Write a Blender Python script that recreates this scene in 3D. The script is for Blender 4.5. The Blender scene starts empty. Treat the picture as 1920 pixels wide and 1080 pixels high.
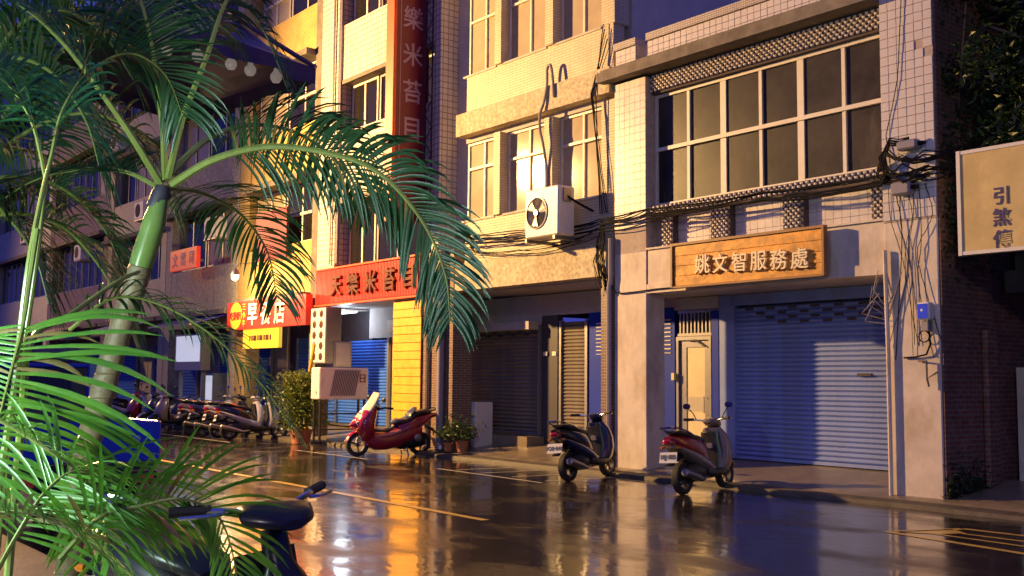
import bpy, math, random
from mathutils import Vector, Matrix, noise
random.seed(7)
S = bpy.context.scene
COL = S.collection
R = math.radians

# ------------------------------------------------------------------ camera, world, exposure
cam_d = bpy.data.cameras.new('camera'); cam = bpy.data.objects.new('camera', cam_d); COL.objects.link(cam)
cam_d.sensor_width = 36; cam_d.lens = 37.5; cam_d.clip_end = 600; cam_d.clip_start = .05
_r, _u, _w = Vector((.62045, .7842, .008685)), Vector((.061948, -.060046, .996272)), Vector((-.781796, .617598, .085835))
cam.matrix_world = Matrix(((_r.x, _u.x, -_w.x, 0), (_r.y, _u.y, -_w.y, -12.25), (_r.z, _u.z, -_w.z, 1.5), (0, 0, 0, 1)))
S.camera = cam
W = bpy.data.worlds.new('World'); S.world = W; W.use_nodes = True
wn = W.node_tree.nodes; wl = W.node_tree.links
sky = wn.new('ShaderNodeTexSky'); sky.sky_type = 'NISHITA'; sky.sun_disc = False
sky.sun_elevation = R(-4.5); sky.sun_rotation = R(200); sky.air_density = 1.0; sky.dust_density = 2.0; sky.ozone_density = 3.0
bg = wn['Background']
tint = wn.new('ShaderNodeMix'); tint.data_type = 'RGBA'; tint.blend_type = 'MIX'; tint.inputs[0].default_value = .82
wl.new(sky.outputs[0], tint.inputs[6]); tint.inputs[7].default_value = (.38, .47, 3.2, 1)   # indigo of the lit town sky
wl.new(tint.outputs[2], bg.inputs[0]); bg.inputs[1].default_value = .135
sun_d = bpy.data.lights.new('sun', 'SUN'); sun_d.energy = .05; sun_d.angle = R(20); sun_d.color = (.75, .75, 1)
sun = bpy.data.objects.new('sun', sun_d); COL.objects.link(sun); sun.rotation_euler = (R(40), 0, R(20))
S.view_settings.view_transform = 'Standard'; S.view_settings.look = 'None'; S.view_settings.gamma = 1
S.view_settings.use_curve_mapping = False; S.view_settings.exposure = 0.0
S.cycles.use_denoising = True; S.cycles.max_bounces = 6; S.cycles.diffuse_bounces = 3; S.cycles.glossy_bounces = 4
S.cycles.transmission_bounces = 4; S.cycles.caustics_reflective = False; S.cycles.caustics_refractive = False
S.cycles.sample_clamp_indirect = 6

# ------------------------------------------------------------------ materials
def srgb(r, g, b):
    f = lambda c: (c/255/12.92 if c/255 <= .04045 else ((c/255+.055)/1.055)**2.4)
    return (f(r), f(g), f(b))
MATS = {}
def mat(name, col, rough=.6, metal=0, spec=.5, var=.15, vs=6., bump=0., bs=40., grime=0., gcol=(.05, .045, .035),
        gs=2., gz=.35, coat=0., emit=None, es=0., tile=None, trans=0., sss=None):
    if name in MATS: return MATS[name]
    m = bpy.data.materials.new(name); m.use_nodes = True; MATS[name] = m
    n = m.node_tree.nodes; l = m.node_tree.links; b = n['Principled BSDF']
    tc = n.new('ShaderNodeTexCoord'); vec = tc.outputs['Object']
    def nz(scale, zs=1., det=5):
        mp = n.new('ShaderNodeMapping'); mp.inputs['Scale'].default_value = (1, 1, zs); l.new(vec, mp.inputs[0])
        t = n.new('ShaderNodeTexNoise'); t.inputs['Scale'].default_value = scale; t.inputs['Detail'].default_value = det; t.inputs['Roughness'].default_value = .65
        l.new(mp.outputs[0], t.inputs['Vector']); return t.outputs[0]
    def mix(fac, a, c, blend='MIX'):
        x = n.new('ShaderNodeMix'); x.data_type = 'RGBA'; x.blend_type = blend
        for k, v in ((0, fac), (6, a), (7, c)):
            if isinstance(v, (int, float)): x.inputs[k].default_value = v
            elif isinstance(v, tuple): x.inputs[k].default_value = (*v[:3], 1)
            else: l.new(v, x.inputs[k])
        return x.outputs[2]
    def ramp(s, a, c):
        x = n.new('ShaderNodeMapRange'); x.inputs[1].default_value = a; x.inputs[2].default_value = c; l.new(s, x.inputs[0]); return x.outputs[0]
    c = tuple(col)
    hgt = None
    if tile:                                    # (width, height, mortar, mortar colour, offset, second colour)
        tw, th, mo, mc, off, c2 = tile
        sp = n.new('ShaderNodeSeparateXYZ'); l.new(vec, sp.inputs[0])
        ad = n.new('ShaderNodeMath'); l.new(sp.outputs[0], ad.inputs[0]); l.new(sp.outputs[1], ad.inputs[1])
        cb = n.new('ShaderNodeCombineXYZ'); l.new(ad.outputs[0], cb.inputs[0]); l.new(sp.outputs[2], cb.inputs[1])
        bt = n.new('ShaderNodeTexBrick'); l.new(cb.outputs[0], bt.inputs[0]); bt.offset = off
        bt.inputs['Scale'].default_value = 1; bt.inputs['Brick Width'].default_value = tw; bt.inputs['Row Height'].default_value = th
        bt.inputs['Mortar Size'].default_value = mo; bt.inputs['Color1'].default_value = (*c, 1); bt.inputs['Color2'].default_value = (*c2, 1)
        bt.inputs['Mortar'].default_value = (*mc, 1); bt.inputs['Mortar Smooth'].default_value = .1
        c = bt.outputs[0]; hgt = bt.outputs[1]
    if var: c = mix(ramp(nz(vs), .3, .7), mix(1., c, (1-var,)*3, 'MULTIPLY'), mix(1., c, (1+var*.6,)*3, 'MULTIPLY'))
    if grime: c = mix(ramp(nz(gs, gz), .62-grime*.35, .95-grime*.2), c, gcol)
    if isinstance(c, tuple): b.inputs['Base Color'].default_value = (*c, 1)
    else: l.new(c, b.inputs['Base Color'])
    b.inputs['Roughness'].default_value = rough; b.inputs['Metallic'].default_value = metal
    b.inputs['Specular IOR Level'].default_value = spec; b.inputs['Coat Weight'].default_value = coat; b.inputs['Coat Roughness'].default_value = .06
    if trans: b.inputs['Transmission Weight'].default_value = trans
    if emit: b.inputs['Emission Color'].default_value = (*emit, 1); b.inputs['Emission Strength'].default_value = es
    if bump or hgt:
        bp = n.new('ShaderNodeBump'); bp.inputs['Strength'].default_value = max(bump, .5 if hgt else 0); bp.inputs['Distance'].default_value = .01
        if hgt: bp.invert = True; l.new(hgt, bp.inputs['Height'])
        else: l.new(nz(bs), bp.inputs['Height'])
        l.new(bp.outputs[0], b.inputs['Normal'])
    return m

M = {}
M['concrete'] = mat('concrete', (.55, .50, .42), .75, var=.2, vs=3, bump=.3, bs=60, grime=.25, gcol=(.22, .18, .12))
M['pebble'] = mat('pebble_dash', (.62, .53, .36), .85, var=.45, vs=14, bump=1., bs=40, grime=.3, gcol=(.3, .22, .12))
M['white_paint'] = mat('weathered_white_paint', (.66, .58, .50), .7, var=.2, vs=2.5, bump=.3, bs=45, grime=.42, gcol=(.34, .23, .13), gs=2.6, gz=.45)
M['grout'] = mat('grout', (.44, .37, .33), .9, var=.2, vs=8)
M['tile_white'] = mat('white_tile', (.68, .63, .61), .28, var=.2, vs=2, grime=.26, gcol=(.36, .27, .21), gz=.3)
M['ledge'] = mat('stained_ledge', (.20, .17, .14), .85, var=.35, vs=4, bump=.4, grime=.45, gcol=(.07, .06, .05))
M['mosaic'] = mat('mosaic_cap', (.62, .56, .52), .5, var=.1, tile=(.035, .035, .006, (.22, .18, .16), 0, (.56, .5, .46)))
M['lattice'] = mat('lattice_ceramic', (.72, .66, .58), .5, var=.15, vs=20)
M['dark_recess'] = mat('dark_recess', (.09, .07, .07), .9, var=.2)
M['alu'] = mat('white_window_frame', (.72, .66, .55), .45, var=.08)
M['alu_grey'] = mat('grey_aluminium', (.34, .33, .33), .35, metal=.6, var=.1)
M['glass_dark'] = mat('dusty_dark_glass', (.042, .034, .027), .30, spec=.3, var=.75, vs=1.1, bump=.1, bs=70, grime=.1, gcol=(.14, .12, .09))
M['glass_frost'] = mat('frosted_glass', (.46, .38, .24), .085, spec=.4, var=.12, vs=3, bump=.03, bs=90)
M['glass_black'] = mat('black_glass', (.015, .013, .015), .08, spec=.6, var=0)
M['beige_tile'] = mat('beige_strip_tile', (.64, .55, .38), .55, var=.12, vs=2, tile=(.22, .05, .006, (.40, .32, .2), .5, (.60, .51, .35)), grime=.3, gcol=(.34, .25, .14), gs=1.4, gz=.3)
M['brown_tile'] = mat('brown_strip_tile', (.20, .11, .075), .4, var=.2, tile=(.2, .05, .007, (.33, .26, .2), .5, (.16, .09, .06)))
M['white_small_tile'] = mat('white_small_tile', (.66, .60, .52), .4, var=.1, tile=(.13, .13, .01, (.24, .2, .18), 0, (.62, .57, .5)), grime=.25, gcol=(.3, .24, .18), gs=1.3, gz=.3)
M['yellow_wall'] = mat('ochre_wall', (.62, .42, .12), .7, var=.2, vs=2, tile=(.2, .07, .006, (.4, .27, .1), .5, (.58, .39, .11)), grime=.2, gcol=(.25, .16, .06))
M['brick'] = mat('old_brick', (.23, .085, .055), .85, var=.4, vs=5, tile=(.2, .062, .01, (.2, .16, .13), .5, (.16, .06, .045)), grime=.5, gcol=(.05, .055, .035), gs=1.6)
M['blue_paint'] = mat('blue_paint', (.012, .04, .42), .5, spec=.2, var=.15, vs=3)
M['blue_shutter'] = mat('blue_grey_shutter_paint', (.22, .30, .66), .42, var=.12, vs=4, grime=.3, gcol=(.2, .17, .2), gs=1.5, gz=.5)
M['bright_blue_shutter'] = mat('bright_blue_shutter', (.05, .17, .72), .4, spec=.35, var=.1)
M['brown_shutter'] = mat('brown_shutter_paint', (.20, .165, .13), .5, spec=.3, var=.25, vs=4)
M['grey_wall'] = mat('grey_plaster', (.50, .46, .45), .8, var=.15, vs=2, bump=.2)
M['dark_door'] = mat('dark_door', (.05, .045, .06), .5, var=.1)
M['cream'] = mat('cream_panel', (.72, .62, .40), .5, var=.12, vs=2)
M['wood_sign'] = mat('signboard_wood', (.74, .33, .035), .5, var=.5, vs=6, bump=.3, bs=25, grime=.42, gcol=(.16, .07, .02), gs=3, gz=2.5)
M['wood_trim'] = mat('signboard_trim', (.26, .12, .04), .5, var=.2)
M['letter_gold'] = mat('pale_letter', (.85, .74, .50), .4, var=.05)
M['letter_bronze'] = mat('bronze_letter', (.30, .13, .06), .25, metal=.7, var=.2)
M['plank'] = mat('yellow_plank', (.80, .43, .03), .5, var=.22, vs=4, bump=.2, bs=30, grime=.1, gcol=(.4, .2, .03))
M['red_sign'] = mat('red_sign', (.62, .045, .03), .4, var=.08)
M['orange_edge'] = mat('orange_red_edge', (.85, .10, .02), .4, var=.06)
M['dark_red'] = mat('maroon_panel', (.20, .014, .03), .35, var=.1)
M['pink_letter'] = mat('faded_letter', (.48, .30, .36), .5, var=.1)
M['white_plastic'] = mat('white_plastic', (.74, .70, .64), .4, var=.07, grime=.06, gcol=(.4, .33, .25))
M['black_plastic'] = mat('black_plastic', (.018, .018, .02), .35, var=.1)
M['rubber'] = mat('rubber', (.02, .02, .02), .7, var=.1)
M['chrome'] = mat('chrome', (.7, .7, .72), .12, metal=1, var=0)
M['dark_rim'] = mat('dark_rim', (.10, .10, .11), .4, metal=.6, var=.15)
M['steel'] = mat('dull_steel', (.32, .31, .31), .4, metal=.8, var=.15)
M['cable'] = mat('black_cable', (.012, .011, .012), .85, spec=.15, var=.1)
M['cable_grey'] = mat('grey_cable', (.30, .26, .24), .5, var=.1)
M['pipe_purple'] = mat('grey_conduit', (.22, .2, .26), .5, var=.1)
M['sign_yellow'] = mat('yellow_sign_face', (.62, .47, .20), .5, var=.2, vs=3, grime=.25, gcol=(.4, .28, .12))
M['letter_purple'] = mat('dark_violet_letter', (.06, .03, .16), .5, var=.1)
M['letter_white'] = mat('white_letter', (.85, .83, .78), .5, var=.03)
M['letter_yellow'] = mat('yellow_letter', (.85, .62, .05), .5, var=.03)
M['letter_red'] = mat('red_letter', (.5, .04, .02), .5, var=.03)
M['sign_red_lit'] = mat('backlit_red_sign', (.75, .04, .02), .4, var=.04, emit=(.9, .05, .02), es=.35)
M['sign_yellow_lit'] = mat('backlit_yellow_sign', (.9, .6, .03), .4, var=.04, emit=(1, .62, .03), es=.5)
M['white_lit'] = mat('backlit_white_sign', (.8, .82, .9), .4, var=.25, vs=8, emit=(.75, .82, 1), es=.55)
M['terracotta'] = mat('terracotta', (.42, .16, .07), .7, var=.2)
M['navy'] = mat('truck_blue', (.012, .025, .42), .22, coat=.6, var=.06)
M['tent'] = mat('purple_canvas', (.07, .035, .10), .3, spec=.7, var=.3, vs=3)
M['bulb'] = mat('frosted_bulb', (.45, .38, .36), .3, var=0, emit=(1, .8, .72), es=.15)
M['lens_warm'] = mat('sodium_lens', (1, .8, .5), .3, var=0, emit=(1, .72, .34), es=40)
M['lens_cool'] = mat('led_lens', (.9, .95, 1), .3, var=0, emit=(.8, .95, 1), es=25)
M['tube'] = mat('dim_tube', (.9, .95, 1), .3, var=0, emit=(.8, .93, 1), es=2.5)
M['bark'] = mat('palm_bark', (.22, .17, .09), .5, var=.35, vs=14, bump=.4, bs=50, grime=.2, gcol=(.10, .10, .06), gs=6, gz=3)
M['shaft'] = mat('palm_crownshaft', (.17, .27, .06), .3, var=.25, vs=7, coat=.3)
M['rachis'] = mat('palm_rachis', (.22, .27, .06), .35, var=.2, vs=9)
def leaf(name, c, c2, rough=.38):
    m = mat(name, c, rough, spec=.45, var=0)
    n = m.node_tree.nodes; l = m.node_tree.links; b = n['Principled BSDF']
    tc = n.new('ShaderNodeTexCoord'); t = n.new('ShaderNodeTexNoise'); t.inputs['Scale'].default_value = 9; l.new(tc.outputs['Object'], t.inputs[0])
    x = n.new('ShaderNodeMix'); x.data_type = 'RGBA'; l.new(t.outputs[0], x.inputs[0]); x.inputs[6].default_value = (*c, 1); x.inputs[7].default_value = (*c2, 1)
    l.new(x.outputs[2], b.inputs['Base Color'])
    tr = n.new('ShaderNodeBsdfTranslucent'); l.new(x.outputs[2], tr.inputs[0])
    ms = n.new('ShaderNodeMixShader'); ms.inputs[0].default_value = .28
    l.new(b.outputs[0], ms.inputs[1]); l.new(tr.outputs[0], ms.inputs[2]); l.new(ms.outputs[0], n['Material Output'].inputs[0])
    return m
M['leaf'] = leaf('palm_leaflet', (.008, .055, .026), (.026, .095, .028))
M['leaf_young'] = leaf('areca_leaflet', (.05, .20, .018), (.12, .29, .03))
M['leaf_dry'] = leaf('dry_leaflet', (.16, .15, .03), (.22, .15, .05), .6)
M['leaf_shrub'] = leaf('shrub_leaf', (.10, .15, .02), (.18, .20, .03), .4)
M['leaf_dark'] = leaf('evergreen_leaf', (.012, .035, .012), (.03, .06, .018), .4)
M['fern'] = leaf('pot_plant_leaf', (.06, .11, .03), (.10, .13, .05), .4)

# wet asphalt: standing water film over dark aggregate
def wet_road():
    m = bpy.data.materials.new('wet_asphalt'); m.use_nodes = True; n = m.node_tree.nodes; l = m.node_tree.links; b = n['Principled BSDF']
    tc = n.new('ShaderNodeTexCoord')
    def nz(s, d=5, sc=(1, 1, 1)):
        mp = n.new('ShaderNodeMapping'); mp.inputs['Scale'].default_value = sc; l.new(tc.outputs['Object'], mp.inputs[0])
        t = n.new('ShaderNodeTexNoise'); t.inputs['Scale'].default_value = s; t.inputs['Detail'].default_value = d; l.new(mp.outputs[0], t.inputs[0]); return t.outputs[0]
    def rg(s, a, c, d, e):
        x = n.new('ShaderNodeMapRange'); x.inputs[1].default_value = a; x.inputs[2].default_value = c; x.inputs[3].default_value = d; x.inputs[4].default_value = e; l.new(s, x.inputs[0]); return x.outputs[0]
    x = n.new('ShaderNodeMix'); x.data_type = 'RGBA'; l.new(nz(3.), x.inputs[0]); x.inputs[6].default_value = (.014, .011, .010, 1); x.inputs[7].default_value = (.036, .028, .024, 1)
    l.new(x.outputs[2], b.inputs['Base Color'])
    wet = rg(nz(.9, 6, (1, 1.5, 1)), .30, .52, 0, 1)
    l.new(rg(wet, 0, 1, .38, .16), b.inputs['Roughness']); b.inputs['IOR'].default_value = 1.45; b.inputs['Specular IOR Level'].default_value = .42
    l.new(rg(wet, 0, 1, .30, .85), b.inputs['Coat Weight']); l.new(rg(wet, 0, 1, .10, .03), b.inputs['Coat Roughness']); b.inputs['Coat IOR'].default_value = 1.30
    b1 = n.new('ShaderNodeBump'); b1.inputs['Strength'].default_value = .28; b1.inputs['Distance'].default_value = .02; l.new(nz(2.2, 4, (1, 1.5, 1)), b1.inputs['Height'])
    b2 = n.new('ShaderNodeBump'); b2.inputs['Distance'].default_value = .005; l.new(rg(wet, 0, 1, .8, .12), b2.inputs['Strength']); l.new(nz(90., 3), b2.inputs['Height']); l.new(b1.outputs[0], b2.inputs['Normal'])
    l.new(b2.outputs[0], b.inputs['Normal'])
    b3 = n.new('ShaderNodeBump'); b3.inputs['Distance'].default_value = .004; l.new(rg(wet, 0, 1, .35, .02), b3.inputs['Strength']); l.new(nz(90., 3), b3.inputs['Height']); l.new(b1.outputs[0], b3.inputs['Normal']); l.new(b3.outputs[0], b.inputs['Coat Normal'])
    return m
M['road'] = wet_road()
M['pave'] = mat('wet_concrete', (.24, .19, .13), .28, var=.35, vs=2.2, bump=.35, bs=30, grime=.35, gcol=(.08, .07, .045), gs=1.2, gz=1)
M['kerb'] = mat('wet_kerb', (.10, .085, .065), .6, spec=.25, var=.35, vs=5, bump=.4, bs=20)
M['line_white'] = mat('worn_white_line', (.52, .48, .40), .3, var=.25, vs=9, grime=.35, gcol=(.08, .07, .06), gs=7, gz=1)
M['line_yellow'] = mat('worn_yellow_line', (.62, .42, .10), .3, var=.25, vs=9, grime=.35, gcol=(.08, .06, .04), gs=7, gz=1)

# ------------------------------------------------------------------ mesh helpers
def wloc(o):
    v = Vector((0, 0, 0))
    while o: v += o.location; o = o.parent
    return v
class MB:
    def __init__(s): s.v = []; s.f = []
    def add(s, vs, fs):
        k = len(s.v); s.v += [tuple(p) for p in vs]; s.f += [tuple(i+k for i in f) for f in fs]; return s
    def box(s, x0, x1, y0, y1, z0, z1):
        return s.add([(x, y, z) for z in (z0, z1) for y in (y0, y1) for x in (x0, x1)],
                     [(0, 2, 3, 1), (4, 5, 7, 6), (0, 1, 5, 4), (2, 6, 7, 3), (0, 4, 6, 2), (1, 3, 7, 5)])
    def bbox(s, x0, x1, y0, y1, z0, z1, b=.01):         # chamfered box
        P = []
        for z, i in ((z0, b), (z0+b, 0), (z1-b, 0), (z1, b)):
            P.append([(x0+i+b, y0+i, z), (x1-i-b, y0+i, z), (x1-i, y0+i+b, z), (x1-i, y1-i-b, z), (x1-i-b, y1-i, z), (x0+i+b, y1-i, z), (x0+i, y1-i-b, z), (x0+i, y0+i+b, z)])
        return s.rings(P)
    def rings(s, P, caps=True, closed=True):
        n = len(P[0]); k = len(s.v); s.v += [tuple(q) for r in P for q in r]
        for i in range(len(P)-1):
            for j in range(n if closed else n-1):
                a = k+i*n+j; b = k+i*n+(j+1) % n; s.f.append((a, b, b+n, a+n))
        if caps and closed: s.f.append(tuple(k+j for j in reversed(range(n)))); s.f.append(tuple(k+(len(P)-1)*n+j for j in range(n)))
        return s
    def tube(s, pts, r, n=6):
        pts = [Vector(p) for p in pts]; P = []; up = Vector((0, 0, 1)); prev = None
        for i, p in enumerate(pts):
            t = (pts[min(i+1, len(pts)-1)] - pts[max(i-1, 0)]).normalized()
            a = prev if prev else (up.cross(t) if abs(t.z) < .95 else Vector((1, 0, 0)).cross(t))
            a = (a - t*a.dot(t)).normalized(); prev = a; b = t.cross(a); rr = r[i] if isinstance(r, (list, tuple)) else r
            P.append([p + a*rr*math.cos(2*math.pi*j/n) + b*rr*math.sin(2*math.pi*j/n) for j in range(n)])
        return s.rings(P)
    def lathe(s, prof, c=(0, 0, 0), axis='z', n=20, caps=True):
        P = []
        for r, h in prof:
            q = []
            for j in range(n):
                a = 2*math.pi*j/n; u, w = r*math.cos(a), r*math.sin(a)
                q.append({'z': (c[0]+u, c[1]+w, c[2]+h), 'y': (c[0]+u, c[1]+h, c[2]-w), 'x': (c[0]+h, c[1]+u, c[2]+w)}[axis])
            P.append(q)
        return s.rings(P, caps)
    def loft(s, secs, n=14, pw=2.6):                    # sections: (x, z, half width, half height, pitch)
        P = []
        for x, z, hw, hh, *t in secs:
            t = t[0] if t else 0; q = []
            for j in range(n):
                a = 2*math.pi*j/n; c, d = math.cos(a), math.sin(a)
                y = hw*math.copysign(abs(c)**(2/pw), c); h = hh*math.copysign(abs(d)**(2/pw), d)
                q.append((x - h*math.sin(t), y, z + h*math.cos(t)))
            P.append(q)
        return s.rings(P)
    def prism(s, poly, y0, y1, axis='y'):               # polygon in x,z extruded along y
        n = len(poly); f = (lambda a, b, h: (a, h, b)) if axis == 'y' else (lambda a, b, h: (h, a, b))
        k = len(s.v); s.v += [f(a, b, y0) for a, b in poly] + [f(a, b, y1) for a, b in poly]
        s.f.append(tuple(k+i for i in range(n))); s.f.append(tuple(k+n+i for i in reversed(range(n))))
        for i in range(n): j = (i+1) % n; s.f.append((k+j, k+i, k+n+i, k+n+j))
        return s
    def mesh(s, name, m, smooth=False, off=None):
        me = bpy.data.meshes.new(name)
        v = s.v if off is None else [(a-off[0], b-off[1], c-off[2]) for a, b, c in s.v]
        me.from_pydata(v, [], s.f); me.update()
        if m: me.materials.append(m)
        if smooth:
            me.polygons.foreach_set('use_smooth', [True]*len(me.polygons))
            try: me.set_sharp_from_angle(angle=R(40))
            except Exception: pass
        return me
    def build(s, name, m, parent=None, smooth=False, local=False, kind=None):
        if isinstance(m, str): m = M[m]
        off = None if (local or not parent) else wloc(parent)
        o = bpy.data.objects.new(name, s.mesh(name, m, smooth, off)); COL.objects.link(o)
        if parent: o.parent = parent
        if kind: o['kind'] = kind
        return o
def inst(name, me, parent, loc, rot=None, scale=None):
    o = bpy.data.objects.new(name, me); COL.objects.link(o); o.parent = parent
    o.location = Vector(loc) - wloc(parent) if parent else loc
    if rot: o.rotation_euler = rot
    if scale: o.scale = scale
    return o
def tag(o, label=None, cat=None, group=None, kind=None):
    for k, v in (('label', label), ('category', cat), ('group', group), ('kind', kind)):
        if v: o[k] = v
    return o
def thing(name, label, cat, loc=(0, 0, 0), rz=0, group=None):
    o = bpy.data.objects.new(name, None); COL.objects.link(o); o.location = loc; o.rotation_euler = (0, 0, rz); o.empty_display_size = .2
    return tag(o, label, cat, group)
def copy_tree(o, parent=None):
    c = o.copy(); COL.objects.link(c); c.parent = parent
    for ch in list(o.children): copy_tree(ch, c)
    return c
def bx(name, m, parent, *d, b=0):
    return (MB().bbox(*d, b=b) if b else MB().box(*d)).build(name, m, parent)
def text_mesh(s, size, depth, m, bold=.012):
    c = bpy.data.curves.new('text', 'FONT'); c.body = s; c.size = size; c.extrude = depth/2; c.offset = bold*size; c.resolution_u = 3
    c.align_x = 'CENTER'; c.align_y = 'CENTER'
    o = bpy.data.objects.new('text', c); COL.objects.link(o)
    me = bpy.data.meshes.new_from_object(o.evaluated_get(bpy.context.evaluated_depsgraph_get()))
    bpy.data.objects.remove(o); bpy.data.curves.remove(c)
    xs = [v.co.x for v in me.vertices]; ys = [v.co.y for v in me.vertices]
    if xs:
        cx, cy = (min(xs)+max(xs))/2, (min(ys)+max(ys))/2
        for v in me.vertices: v.co.x -= cx; v.co.y -= cy
    me.materials.clear(); me.materials.append(M[m] if isinstance(m, str) else m); return me
def chars(txt, size, depth, m, parent, pos, step, rot=(R(90), 0, 0), name='character', bold=.012, sx=1.):
    for i, ch in enumerate(txt):
        me = text_mesh(ch, size, depth, m, bold)
        inst(name, me, parent, (pos[0]+step[0]*i, pos[1]+step[1]*i, pos[2]+step[2]*i), rot, (sx, 1, 1))
def spline(P, n):
    P = [Vector(p) for p in P]; out = []
    Q = [P[0]*2-P[1]] + P + [P[-1]*2-P[-2]]; m = len(P)-1
    for k in range(n+1):
        u = k/n*m; i = min(int(u), m-1); f = u-i; a, b, c, d = Q[i], Q[i+1], Q[i+2], Q[i+3]
        out.append(.5*((2*b)+(c-a)*f+(2*a-5*b+4*c-d)*f*f+(3*b-a-3*c+d)*f**3))
    return out

SODIUM, FROND_FILL, FILL = 34000, 380, 850  # powers of the assumed and added lamps out of view
# ------------------------------------------------------------------ setting: road, pavement, markings
MB().add([(-160, -70, 0), (60, -70, 0), (60, 60, 0), (-160, 60, 0)], [(0, 1, 2, 3)]).build('road', 'road')['kind'] = 'structure'
def profile(name, m, prof, x0, x1, nseg=1, wob=0):
    P = []
    for i in range(nseg+1):
        x = x0+(x1-x0)*i/nseg
        P.append([(x, y + (wob*noise.noise((x*.7, y, 3)) if k < 3 else 0), z + (wob*.3*noise.noise((x*.9, y, 9)) if 0 < k else 0)) for k, (y, z) in enumerate(prof)])
    o = MB().rings(P, caps=False, closed=False).build(name, m); o['kind'] = 'structure'; return o
profile('kerb', 'kerb', [(-.47, -.02), (-.44, .055), (-.30, .075), (-.20, .07)], -110, 20, 260, .03)
profile('pavement', 'pave', [(-.22, .05), (-.1, .085), (0, .10), (.5, .15), (1.5, .265)], -110, 20, 130, .012)
profile('near_pavement', 'pave', [(-9.85, -.02), (-9.87, .13), (-9.9, .14), (-13, .15), (-40, .15)], -110, 30, 130, .01)
def mark(name, m, pts, z=.004):
    o = MB().add([(x, y, z) for x, y in pts], [tuple(range(len(pts)))]).build(name, m); o['kind'] = 'structure'
def stripe(m, x0, y0, x1, y1, w):
    d = Vector((x1-x0, y1-y0)).normalized(); n = Vector((-d.y, d.x))*w/2
    mark('road_marking', m, [(x0-n.x, y0-n.y), (x1-n.x, y1-n.y), (x1+n.x, y1+n.y), (x0+n.x, y0+n.y)])
stripe('line_yellow', -60, -4.6, -9.25, -5.28, .11)
stripe('line_white', -30, -1.9, -23.6, -1.9, .07); stripe('line_white', -20.4, -1.86, -17.4, -1.88, .07); stripe('line_white', -15.0, -1.96, -12.1, -2.1, .08)
for x in (-29.3, -25, -19.6, -18.9, -14.6, -13.9, -13.1, -12.3): stripe('line_white', x, -1.87, x+.12, -.75, .06)
stripe('line_white', -15.9, -.66, -14.1, -.66, .025); stripe('line_white', -13.6, -.66, -11.3, -.66, .025)
stripe('line_yellow', -6.25, -2.45, -3.2, -2.95, .10); stripe('line_yellow', -6.2, -2.38, -5.9, -1.62, .10)
stripe('line_yellow', -5.9, -1.6, -3, -1.5, .09); stripe('line_yellow', -5.75, -1.95, -3, -2.0, .06); stripe('line_yellow', -5.85, -2.2, -3, -2.42, .06)
mark('road_marking', 'line_yellow', [(-6.2, -2.4), (-5.85, -2.2), (-5.7, -1.9), (-5.95, -1.72)])

# ------------------------------------------------------------------ building helpers
def window(p, x0, x1, z0, z1, y, cols=2, rows=1, fw=.05, fm='alu', gm='glass_dark', name='window', zsplit=None, sash=.03, thick=None):
    f = MB(); f.box(x0, x1, y-.03, y+.04, z0, z0+fw); f.box(x0, x1, y-.03, y+.04, z1-fw, z1)
    f.box(x0, x0+fw, y-.028, y+.038, z0+fw, z1-fw); f.box(x1-fw, x1, y-.028, y+.038, z0+fw, z1-fw)
    zs = [z0+fw] + ([zsplit] if zsplit else [z0+(z1-z0)*i/rows for i in range(1, rows)]) + [z1-fw]
    xs = [x0+fw] + [x0+(x1-x0)*i/cols for i in range(1, cols)] + [x1-fw]
    for i, z in enumerate(zs[1:-1]): f.box(x0+fw, x1-fw, y-.045, y+.03, z-fw*.6, z+fw*.6)
    for i, x in enumerate(xs[1:-1]):
        w = (thick if thick and i % 2 == 1 else sash)
        for j in range(len(zs)-1):
            f.box(x-w, x+w, y-.02, y+.03, zs[j]+(fw*.6 if j else 0), zs[j+1]-(fw*.6 if j < len(zs)-2 else 0))
    w = f.build(name, fm, p)
    for i in range(len(xs)-1):
        for j in range(len(zs)-1):
            dy = .012 if i % 2 else 0
            MB().box(xs[i], xs[i+1], y+.004+dy, y+.012+dy, zs[j], zs[j+1]).build('pane', gm, w)
    return w
def shutter(p, x0, x1, z0, z1, y, m, sh=.075, vents=(), name='roller_shutter', box=True):
    r = MB(); r.box(x0-.07, x0, y-.07, y+.02, z0, z1); r.box(x1, x1+.07, y-.07, y+.02, z0, z1)
    r.box(x0, x1, y-.05, y, z0, z0+.05)
    s = r.build(name, 'steel' if m != 'blue_shutter' else 'blue_shutter', p)
    nn = int((z1-z0-.05)/sh); w = x1-x0
    prof = [(y+.0-y, 0), (-.012, sh*.12), (-.03, sh*.38), (-.03, sh*.62), (-.012, sh*.86), (0, sh*.985), (.012, sh*.985), (.012, 0)]
    me = MB().prism([(a, b) for a, b in prof], 0, w, 'x').mesh('slat', M[m])
    for i in range(nn):
        inst('slat', me, s, (x0, y, z0+.052+i*sh))
    for row, st in vents:                                # dark slots in the upper slats
        x = x0 + st
        while x < x1-.2:
            MB().bbox(x, x+.17, y-.036, y-.02, z0+.052+row*sh+sh*.22, z0+.052+row*sh+sh*.8, b=.006).build('vent_slot', 'dark_recess', s); x += .42
    return s
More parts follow.
